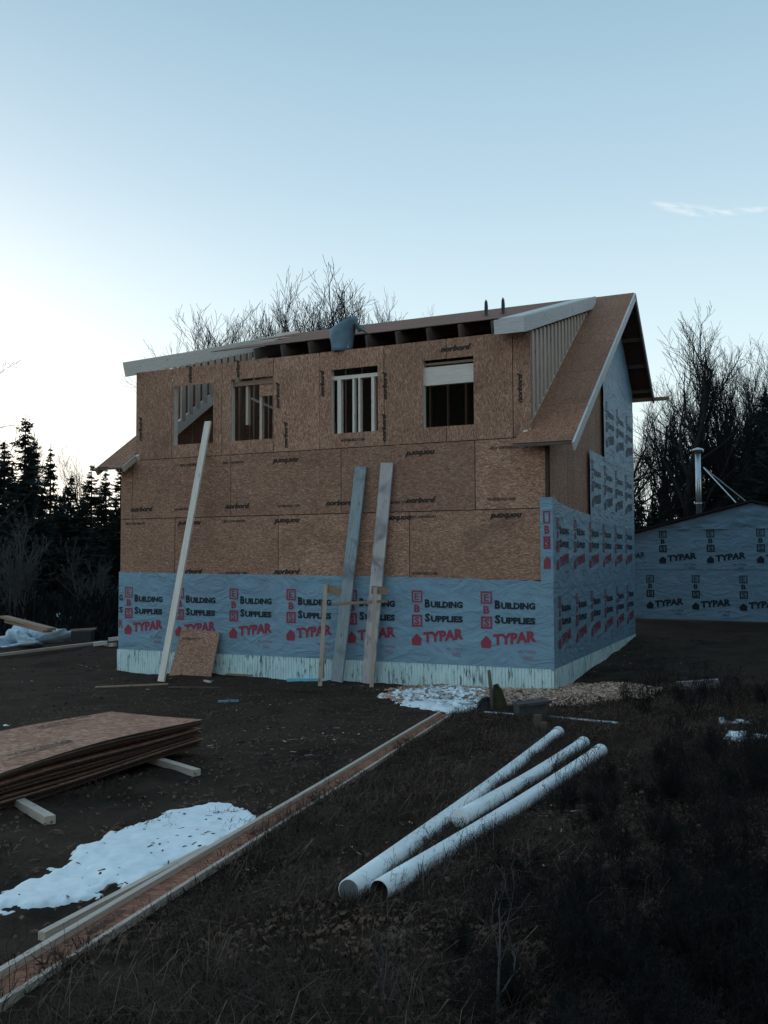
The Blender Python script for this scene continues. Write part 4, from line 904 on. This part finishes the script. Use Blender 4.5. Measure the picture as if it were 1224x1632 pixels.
def blades(name, x, y, hgt, wd, lean, m_, label, cat, droop=.4):
    n = len(x); az = rng.random(n)*2*math.pi; hh = hgt*(.3+rng.random(n)**1.5); W_ = wd*(.6+.8*rng.random(n)); ln = lean*rng.random(n)
    d = np.stack([np.cos(az), np.sin(az), np.zeros(n)], 1); s = np.stack([-np.sin(az+1.), np.cos(az+1.), np.zeros(n)], 1)
    p = np.stack([x, y, G(x, y)-.01], 1); mid = p+d*(hh*ln*.45)[:, None]+np.array([0, 0, 1])*(hh*.6)[:, None]; tip = p+d*(hh*ln*1.3)[:, None]+np.array([0, 0, 1])*(hh*(1-droop*ln))[:, None]
    V_ = np.stack([p-s*(W_/2)[:, None], p+s*(W_/2)[:, None], mid+s*(W_*.35)[:, None], mid-s*(W_*.35)[:, None], tip+s*(W_*.1)[:, None], tip-s*(W_*.1)[:, None]], 1)
    b = np.arange(n)*6; F_ = np.concatenate([np.stack([b, b+1, b+2, b+3], 1), np.stack([b+3, b+2, b+4, b+5], 1)])
    o = np_mesh(name, V_.reshape(-1, 3), F_, m_); return tag(o, label, cat, kind='stuff')
x, y = region(380000, 1.8, 15.5, -26, 28, .75); k = (joist_side(x, y) < -.4) & ~inside_house(x, y) & (y < 14.5)
k &= (fbm(x, y, 1.6, 3)+.6*rng.random(len(x))) > .02; x, y = x[k], y[k]
blades('dead_grass', x, y, .12, .005, 1.6, GRASS, 'short matted dead grass on the bank right of the I-joist', 'grass')
x, y = region(26000, 2.0, 9, -26, 10, .8); k = (joist_side(x, y) > 0) & (fbm(x, y, 1.2, 3) > .15); x, y = x[k], y[k]
blades('sparse_grass', x, y, .09, .005, 1.6, GRASS, 'sparse dead grass on the soil left of the I-joist', 'grass')
x, y = region(16000, 1.8, 14, -26, 28, .75); k = (joist_side(x, y) < -.4) & ~inside_house(x, y) & (y < 14) & (fbm(x+31, y, 1.3, 3)+.2*rng.random(len(x)) > .12); x, y = x[k], y[k]
blades('straw_stalks', x, y, .20, .004, 1.8, STRAW, 'thin straw coloured stalks lying through the dead grass', 'grass')
# clods and stones on the bare soil
x, y = region(9000, 4, 26, -26, 26, .9); k = ~inside_house(x, y) & (fbm(x, y, .9, 3) > .0); x, y = x[k], y[k]; n = len(x)
oc = np.array([(1, 0, 0), (0, 1, 0), (-1, 0, 0), (0, -1, 0), (0, 0, 1), (0, 0, -1)], float); of = np.array([(0, 1, 4), (1, 2, 4), (2, 3, 4), (3, 0, 4), (1, 0, 5), (2, 1, 5), (3, 2, 5), (0, 3, 5)])
sz = .008+.03*rng.random(n)**3; V_ = np.stack([x, y, G(x, y)], 1)[:, None, :]+oc[None]*sz[:, None, None]*(.6+.8*rng.random((n, 6, 3))); F_ = (np.arange(n)[:, None, None]*6+of[None]).reshape(-1, 3)
CLOD = plain('clods', (.055, .048, .043), .95, .1, var=.6, sc=1.5); o = np_mesh('soil_clods', V_.reshape(-1, 3), F_, CLOD, None, False); tag(o, 'small clods and pebbles scattered over the bare soil', 'clods', kind='stuff')

x, y = region(1500, 5, 22, -26, 20, .9); k = ~inside_house(x, y) & (fbm(x+9, y, .7, 3) > .12); x, y = x[k], y[k]
ribbons('wood_chips', np.stack([x, y, G(x, y)+.012], 1), .05, .016, .1, [SHAV], 'stray pale wood chips trodden into the soil', 'wood chips', segs=1, up=.1, flat=True)
x, y = region(5000, 5, 20, -26, 8, .9); k = ~inside_house(x, y) & (joist_side(x, y) > .1) & (fbm(x, y+4, .8, 3) > .02); x, y = x[k], y[k]
ribbons('soil_litter', np.stack([x, y, G(x, y)+.012], 1), .06, .012, .15, [LEAF], 'small brown bits of litter and twigs on the soil', 'litter', segs=2, up=.15, flat=True)

# ------------------------------------------------------------------ trees and shrubs
def branchy(seed, hgt, spread, trunk_r, levels=4, up=.6, first=.25, nb=(9, 6, 5, 4), droop=0., min_r=.008, multi=1):
    R = random.Random(seed); segs = []          # (level, pts, radii)
    def vec(): return np.array([R.gauss(0, 1), R.gauss(0, 1), R.gauss(0, 1)])
    def grow(p, d, l, r, lev):
        n = 7 if lev == 0 else (5 if lev == 1 else 3); pts = [p]; dd = d/np.linalg.norm(d)
        for k in range(n):
            dd = dd+vec()*(.07 if lev == 0 else .16)+np.array([0, 0, (up if lev else .1)*.16]); dd /= np.linalg.norm(dd); p = p+dd*l/n; pts.append(p)
        rr = [max(min_r, r*(1-.75*k/n)) for k in range(n+1)]; segs.append((lev, pts, rr))
        if lev+1 >= levels: return
        for k in range(nb[lev]):
            t_ = first+(1-first)*(k+R.random())/nb[lev] if lev == 0 else .2+.8*(k+R.random())/nb[lev]
            i_ = min(int(t_*n), n-1); q = pts[i_]+(pts[i_+1]-pts[i_])*(t_*n-i_); ax_ = pts[i_+1]-pts[i_]; ax_ /= np.linalg.norm(ax_)
            v = vec(); v -= ax_*(v@ax_); v /= np.linalg.norm(v); an = R.uniform(.45, .95) if lev == 0 else R.uniform(.35, .8)
            nd_ = ax_*math.cos(an)+v*math.sin(an)*(spread if lev == 0 else 1); nd_[2] = nd_[2]*(1-droop)
            grow(q, nd_, l*R.uniform(.38, .6)*(1.15-.55*t_ if lev == 0 else 1.05-.3*t_), max(min_r, rr[i_]*.55), lev+1)
    for m_ in range(multi): grow(np.array([R.uniform(-.1, .1)*(multi > 1), R.uniform(-.1, .1)*(multi > 1), -.1]), np.array([R.uniform(-.35, .35)*(multi > 1), R.uniform(-.35, .35)*(multi > 1), 1.]), hgt*(R.uniform(.75, 1) if multi > 1 else 1), trunk_r, 0)
    return segs
def tubes(segs, lv):
    mbv = []; mbf = []; sides = {0: 7, 1: 5, 2: 3, 3: 3, 4: 3}
    mb = MB()
    for lev, pts, rr in segs:
        if lev in lv: mb.tube(pts, rr, sides.get(lev, 3), cap=False)
    return mb
def bare_tree(name, seed, **kw):
    mt, ml = kw.pop('mats', (BARK, TWIG)); sg = branchy(seed, **kw); t = bpy.data.objects.new(name, None); COL.objects.link(t)
    a = tubes(sg, (0, 1)).build('trunk', mt, t, True); b = tubes(sg, (2, 3, 4)).build('crown', ml, t, False); KIDS[t.name] = [a, b]; return t
def conifer(name, seed, hgt, width, nw=26):
    R = np.random.default_rng(seed); t = bpy.data.objects.new(name, None); COL.objects.link(t)
    mb = MB(); mb.tube([(0, 0, -.2), (.03, .02, hgt*.5), (0, 0, hgt)], [hgt*.016, hgt*.010, .008], 7, cap=False); a = mb.build('trunk', BARK, t, True)
    V_ = []; F_ = []
    for w_ in range(nw*6):
        f = R.random()**.85*.985; z = hgt*(.10+.89*f); ln = width*(1-f)**.9*(.45+.75*R.random())+.14; nb_ = 1+(R.random() < .45)
        for b in range(nb_):
            az = R.random()*2*math.pi; l = ln*(.55+.6*R.random()); d = np.array([math.cos(az), math.sin(az), .0]); s = np.array([-d[1], d[0], 0]); dr = -.28+.5*f
            ns = max(4, int(l/.045))
            for q in range(ns):
                t_ = (q+R.random())/ns; c = d*l*t_+np.array([0, 0, z+dr*l*t_*t_+.03*R.standard_normal()])
                for sg in (-1, 1):
                    tw = (.30*l*(1-t_*.7)+.05)*(.5+.7*R.random()); e = c+s*sg*tw+d*tw*.7+np.array([0, 0, -.10*tw-.03+.08*R.standard_normal()*tw]); wv = d*.024+np.array([0, 0, .012]); i_ = len(V_)
                    V_ += [c-wv, c+wv+np.array([0, 0, .02]), e+np.array([0, 0, .01]), e-wv*.4]; F_.append((i_, i_+1, i_+2, i_+3))
    for q in range(14):
        i_ = len(V_); z = hgt*(.96+.05*R.random()); az = R.random()*6.28; V_ += [(0, 0, z-.08), (.02, 0, z-.08), (.12*math.cos(az), .12*math.sin(az), z+.05), (.1*math.cos(az), .1*math.sin(az), z+.03)]; F_.append((i_, i_+1, i_+2, i_+3))
    b = np_mesh('crown', np.array(V_, float), F_, NEED, t); KIDS[t.name] = [a, b]; return t
def place(proto, used, px, depth, toppx=None, hgt0=None, rz=0., label='', cat='tree', group=None, ybase=None, sc=None):
    o = proto if not used.get(proto.name) else copy_tree(proto); used[proto.name] = 1
    d = ray(px, 890); p = CAMO+d*depth; p[2] = float(G0(p[0], p[1]))-.1
    if toppx is not None:
        top = atd(px, toppx, depth)[2]-p[2]; s_ = top/hgt0; o.scale = (s_*(sc or 1), s_*(sc or 1), s_)
    elif sc: o.scale = (sc, sc, sc)
    if proto.name not in TIPS:
        bst = max((v.co for c in KIDS[proto.name] for v in c.data.vertices), key=lambda c: c.z); TIPS[proto.name] = (bst.x, bst.y)
    tx, ty = TIPS[proto.name]; tx *= o.scale[0]; ty *= o.scale[1]
    if toppx is not None:
        q_ = atd(px, toppx, depth); p[0] = q_[0]-(tx*math.cos(rz)-ty*math.sin(rz)); p[1] = q_[1]-(tx*math.sin(rz)+ty*math.cos(rz))
    o.location = tuple(p); o.rotation_euler = (0, 0, rz); return tag(o, label, cat, group)
TIPS = {}
used = {}
BT = [bare_tree('bare_tree', 11, hgt=11, spread=.8, trunk_r=.24, nb=(13, 8, 6, 4), up=.9, first=.3), bare_tree('bare_tree', 23, hgt=11, spread=1.0, trunk_r=.22, nb=(12, 8, 6, 4), up=.7, first=.22),
      bare_tree('bare_tree', 35, hgt=11, spread=.9, trunk_r=.20, nb=(14, 8, 6, 4), up=1.0, first=.35), bare_tree('bare_tree', 47, hgt=11, spread=1.1, trunk_r=.26, nb=(11, 8, 7, 4), up=.5, first=.28)]
BH = []
from mathutils import Vector as _V
for t_ in BT: BH.append(max(v.co.z for c in KIDS[t_.name] for v in c.data.vertices))
PT = bare_tree('bare_sapling', 51, hgt=6, spread=.8, trunk_r=.06, nb=(10, 6, 4, 3), up=.9, first=.2, multi=3, mats=(BARKL, BARKL)); PTH = max(v.co.z for c in KIDS[PT.name] for v in c.data.vertices)
BD = bare_tree('bare_tree', 59, hgt=11, spread=.6, trunk_r=.075, nb=(10, 8, 6, 4), up=1.3, first=.35, multi=6, min_r=.007); BT.append(BD); BH.append(max(v.co.z for c in KIDS[BD.name] for v in c.data.vertices))
CF = [conifer('spruce_tree', 3, 9, 1.9), conifer('spruce_tree', 5, 9, 1.5, 24), conifer('spruce_tree', 8, 9, 2.3, 28)]
def bt_(k, px, d, top, lab, grp=None, sc=None): place(BT[k], used, px, d, top, BH[k], rnd.uniform(0, 6.28), lab, 'tree', grp, sc=sc)
gR = 'bare trees behind the shed'; gS = 'bare tree tops behind the house roof'
bt_(0, 1085, 36, 503, 'tall bare tree just right of the house gable, tallest of the right-hand trees', gR); bt_(1, 1150, 37, 540, 'bare tree with a crooked top right of the tallest one', gR)
bt_(2, 1195, 35, 532, 'bare tree at the right edge of the picture behind the shed', gR); bt_(3, 1060, 41, 585, 'low bare tree showing under the gable overhang', gR)
for k, (px, d, top) in enumerate(((1030, 40, 640), (1110, 44, 560), (1125, 40, 575), (1170, 46, 556), (1215, 43, 560), (1238, 38, 545), (1045, 48, 655), (1095, 50, 600), (1140, 33, 640), (1075, 31, 690), (1185, 50, 575), (1020, 34, 700), (1260, 36, 540), (1205, 30, 620), (1055, 36, 640), (1160, 41, 600), (1100, 38, 560), (1225, 48, 560), (1035, 52, 660), (1118, 54, 590), (1070, 55, 620), (1104, 37, 525), (1160, 36, 535), (1215, 37, 530), (1130, 42, 545), (1050, 39, 600))):
    bt_((k*3) % 4, px, d, top, 'bare tree in the tangled wood behind the shed', gR, .9 if k % 2 else .75)
for k_, px_, d_, t_, l_, c_ in ((4, 528, 38, 432, 'bare tree with the tallest crown above the house roof', 1.1), (1, 500, 41, 465, 'bare crown on the left flank of the tallest one above the roof', 1.), (4, 573, 41, 470, 'bare tree crown just right of the tallest crown over the roof', .9), (0, 545, 39, 445, 'bare crown mingling with the tallest one above the roof', 1.),
    (4, 478, 43, 480, 'bare tree crown just left of the tallest crown over the roof', .9), (3, 515, 44, 450, 'bare crown deep behind the tallest one above the roof', .9), (0, 400, 45, 488, 'bare tree crown above the left part of the roof', .8), (1, 380, 47, 500, 'bare crown above the pale rake board at left', .8), 
    (2, 440, 46, 492, 'thin bare crown between the left and tall crowns over the roof', .9), (1, 425, 47, 500, 'small bare crown close to the left crown over the roof', .8), (0, 600, 43, 478, 'rightmost bare crown of the clump over the roof', .7), (0, 690, 44, 484, 'single thin twig top showing above the middle of the ridge', .4)):
    bt_(k_, px_, d_, t_, l_, gS, c_)
bt_(1, -12, 30, 545, 'bare tree cut off by the left edge of the picture', 'bare trees at left'); bt_(0, 60, 44, 690, 'thin bare tree among the spruces at left', 'bare trees at left', .8); bt_(2, 100, 46, 690, 'second thin bare tree among the spruces at left', 'bare trees at left', .8); bt_(3, 125, 50, 715, 'low bare tree left of the small eave', 'bare trees at left', .8)
gC = 'spruces along the left edge of the clearing'
def cf_(k, px, d, top, lab, grp=gC, sc=1.): place(CF[k], used, px, d, top, 9, rnd.uniform(0, 6.28), lab, 'tree', grp, sc=sc)
cf_(0, 37, 38, 657, 'tallest dark spruce at left, its tip clear of the others'); cf_(1, 84, 39, 708, 'dark spruce with a thin tip, right of the tallest one', sc=.9); cf_(2, 5, 37, 700, 'broad dark spruce at the left edge of the picture'); cf_(1, 57, 41, 690, 'slim spruce close behind the tallest one')
cf_(0, 112, 41, 752, 'small spruce in the dip of the tree line at left'); cf_(2, 150, 42, 738, 'dark spruce right under the small left eave'); cf_(1, 172, 40, 742, 'slim spruce touching the left corner of the house'); cf_(0, 195, 43, 735, 'spruce mostly hidden behind the house left corner')
for k, (px, d, top) in enumerate(((22, 35, 740), (70, 36, 765), (100, 37, 790), (130, 36, 790), (160, 37, 780), (48, 45, 720), (140, 46, 765), (-15, 40, 680), (-40, 38, 660), (185, 36, 790), (10, 46, 705), (-60, 44, 700), (215, 41, 760), (90, 33, 830), (30, 32, 830), (150, 33, 830))):
    cf_(k % 3, px, d, top, 'dark spruce lost in the shaded row at left', gC, 1.15)
for k, (px, d, top) in enumerate(((1215, 36, 618), (1240, 34, 600), (1190, 39, 680), (1165, 38, 722), (1140, 40, 735), (1225, 31, 680), (1185, 32, 730), (1110, 42, 745), (1080, 40, 770), (1060, 43, 780), (1160, 46, 700), (1260, 32, 620), (1205, 44, 650), (1090, 36, 790), (1040, 40, 790), (1025, 44, 790), (1130, 36, 760))):
    cf_(k % 3, px, d, top, 'dark evergreen at the right edge, tallest of the evergreens' if k == 1 else 'dark evergreen standing behind the shed', 'evergreens behind the shed', 1.25)
for k, (az, d, hh) in enumerate(((31, 21, 12), (34, 16, 12), (38, 20, 13), (41, 14, 11), (46, 17, 13), (50, 12.5, 11), (55, 16, 13), (60, 12, 12), (66, 15, 13), (72, 11.5, 12), (78, 14, 13), (85, 12, 12), (93, 13, 13), (101, 12, 12), (110, 14, 13), (37, 26, 14), (44, 24, 14), (52, 22, 14), (64, 20, 14), (76, 19, 14))):  # evergreens added beyond the right frame edge to darken the side wall and foreground
    hh *= .72
    pr_ = CF[k % 3]; o = copy_tree(pr_); a_ = math.radians(az); o.location = (d*math.sin(a_), d*math.cos(a_), float(G0(d*math.sin(a_), d*math.cos(a_)))-.1); o.scale = (hh/9*1.3, hh/9*1.3, hh/9); o.rotation_euler = (0, 0, k*1.3); tag(o, 'tall dark evergreen out of view at right, added to shade the house side wall', 'tree', 'unseen evergreens right of the clearing')
place(PT, used, 42, 27, 820, PTH, 0, 'pale multi stemmed bare sapling in front of the left spruces', 'tree', 'pale bare saplings at left'); place(PT, used, 62, 29, 800, PTH, 2, 'second pale bare sapling right of the first one', 'tree', 'pale bare saplings at left'); place(PT, used, 95, 30, 850, PTH, 4, 'low pale bare sapling nearest the plastic sheet', 'tree', 'pale bare saplings at left')
# distant wood closing the horizon
V_ = []; F_ = []; R = np.random.default_rng(5)
for q in range(520):
    az = math.radians(R.uniform(-75, 75)); d = R.uniform(50, 85); hh = (4.8+2.0*R.random())*d/60; cx, cy = d*math.sin(az), d*math.cos(az); zb = -1.5
    for k in range(170):
        f = R.random()**.9; z = zb+hh*f; rr = (1-f)**.8*hh*.24+.1; a = R.random()*6.28; r0 = rr*R.uniform(.1, 1); px_, py_ = cx+math.cos(a)*r0, cy+math.sin(a)*r0; s_ = (.16+.3*R.random())*(1.1-.8*f); i_ = len(V_)
        V_ += [(px_-s_*math.sin(a), py_+s_*math.cos(a), z-.15), (px_+s_*math.sin(a), py_-s_*math.cos(a), z-.2*R.random()), (px_+math.cos(a)*s_*1.2, py_+math.sin(a)*s_, z-.25), (px_, py_, z+s_*1.3)]; F_.append((i_, i_+1, i_+3, i_+2))
o = np_mesh('distant_wood', np.array(V_), F_, NEED); tag(o, 'dark mass of woodland far behind the clearing', 'woodland', kind='stuff')
# low undergrowth at the foot of the trees
V_ = []; F_ = []
for (az0, az1, d0, d1, n, hm) in ((-32, -13, 27, 42, 2600, 1.5), (13, 32, 27, 42, 2600, 1.7)):
    for q in range(n):
        az = math.radians(R.uniform(az0, az1)); d = R.uniform(d0, d1); x_, y_ = d*math.sin(az), d*math.cos(az); hh = hm*R.uniform(.2, 1)*min(1, (d-d0)/5+.2); z_ = float(G0(x_, y_))
        for k in range(7):
            a = R.random()*6.28; l = hh*R.uniform(.4, 1); i_ = len(V_); V_ += [(x_, y_, z_-.1), (x_+.03, y_, z_-.1), (x_+math.cos(a)*l*.5+.05, y_+math.sin(a)*l*.5, z_+l), (x_+math.cos(a)*l*.5, y_+math.sin(a)*l*.5, z_+l)]; F_.append((i_, i_+1, i_+2, i_+3))
o = np_mesh('undergrowth', np.array(V_), F_, TWIG); tag(o, 'dark tangled undergrowth at the foot of the trees', 'undergrowth', kind='stuff')
# foreground shrubs
def shrub(seed, hgt, m_, nm='bare_shrub', multi=7, nb=(7, 5, 4), r=.006, leafy=0):
    sg = branchy(seed, hgt=hgt, spread=.9, trunk_r=r, levels=4, nb=nb+(3,), up=.7, first=.15, min_r=.0012, multi=multi); t = bpy.data.objects.new(nm, None); COL.objects.link(t)
    a = tubes(sg, (0, 1)).build('stems', m_, t, True); b = tubes(sg, (2, 3)).build('twigs', m_, t, False); KIDS[t.name] = [a, b]
    if leafy:
        P_ = np.array([p for lev, pts, rr in sg if lev >= 2 for p in pts]); P_ = P_[np.random.default_rng(seed).choice(len(P_), min(leafy, len(P_)), replace=False)]; Rg = np.random.default_rng(seed); n = len(P_)
        a1 = Rg.standard_normal((n, 3)); a1 /= np.linalg.norm(a1, axis=1)[:, None]; a2 = np.cross(a1, Rg.standard_normal((n, 3))); a2 /= np.linalg.norm(a2, axis=1)[:, None]
        s_ = .006+.007*Rg.random(n)[:, None]; V_ = np.stack([P_, P_+a1*s_+a2*s_*.4, P_+a1*s_*2, P_+a1*s_-a2*s_*.4], 1).reshape(-1, 3); F_ = np.arange(4*n).reshape(-1, 4)
        KIDS[t.name].append(np_mesh('leaves', V_, F_, LEAFG, t))
    return t
SH = [shrub(61, .6, BRUSH, multi=6, leafy=500), shrub(67, .75, BRUSH, multi=8, nb=(6, 4, 3), leafy=500), shrub(73, .5, BRUSH, multi=8, leafy=700)]
def shr(k, x, y, s_, lab, grp, proto=None):
    p_ = proto or SH[k]; o = p_ if not used.get(p_.name) else copy_tree(p_); used[p_.name] = 1; o.location = (x, y, float(G(x, y))-.02); o.scale = (s_, s_, s_*rnd.uniform(.8, 1.1)); o.rotation_euler = (0, 0, rnd.uniform(0, 6.28)); return tag(o, lab, 'shrub', grp)
for q in range(230):
    while True:
        px = 640+650*rnd.random()**.6; py = rnd.uniform(1150, 1700)
        if py > 1170+max(0, (1010-px))*1.05 and not (px < 1000 and py < 1230): break
    p = onground(px, min(py, 1631)) if py < 1631 else onground(px, 1631)-np.array([0, (py-1631)*.008, 0])
    shr(q % 3, p[0], p[1], rnd.uniform(.28, .58)*(1.1 if px > 1050 else .8), 'dark leafy shrub in the brush filling the right foreground', 'dark shrubs on the right-hand bank')
for q, (px, py) in enumerate(((1000, 1120), (1045, 1112), (1085, 1122), (1130, 1118), (1170, 1130), (1215, 1125), (1025, 1140), (1110, 1150))):
    p = onground(px, py); shr(q % 3, p[0], p[1], rnd.uniform(.6, 1.0), 'dark shrub at the far edge of the right-hand brush', 'dark shrubs at the far edge of the brush')
PG = shrub(81, .62, BRUSHP, 'pale_sapling', multi=1, nb=(5, 3, 2), r=.011)
p = onground(795, 1640) if False else onground(795, 1628); shr(0, p[0], p[1], .8, 'pale grey crooked sapling in the lower right foreground', 'pale bare stems in the foreground', PG)
PG2 = shrub(92, .5, BRUSHP, 'pale_sapling', multi=2, nb=(4, 3, 2), r=.006)
p = onground(610, 1620); shr(0, p[0], p[1], .8, 'small pale forked stem at the bottom centre', 'pale bare stems in the foreground', PG2)
for q, (px, py, s_, lab) in enumerate(((15, 1600, .6, 'dark thin stem crossing the joist at the lower left corner'), (255, 1500, .6, 'dark twig standing right of the joist below the snow'), (522, 1262, .8, 'dark twig crossing the middle of the joist'), (620, 1440, .6, 'dark twig in front of the white pipe ends'), (600, 1440, .4, 'low dark sprig at the open pipe end'), (905, 1262, .9, 'dark twigs over the far half of the right white pipe'), (930, 1240, .8, 'dark twigs tangled over the far end of the right pipe'), (950, 1232, .8, 'dark bush at the tip of the right white pipe'), (1175, 1196, .5, 'dark twigs over the small snow patch at right'))):
    p = onground(px, py); pr_ = shrub(100+q, .5, BRUSH, 'thin_twig', multi=1 if q < 5 else 3, nb=(4, 3, 2), r=.004); shr(0, p[0], p[1], s_, lab, 'dark twigs in the foreground', pr_)
# drop prototype objects that were never placed
for o in list(bpy.data.objects):
    if o.type == 'EMPTY' and o.parent is None and 'label' not in o:
        for c in list(o.children): bpy.data.objects.remove(c)
        bpy.data.objects.remove(o)
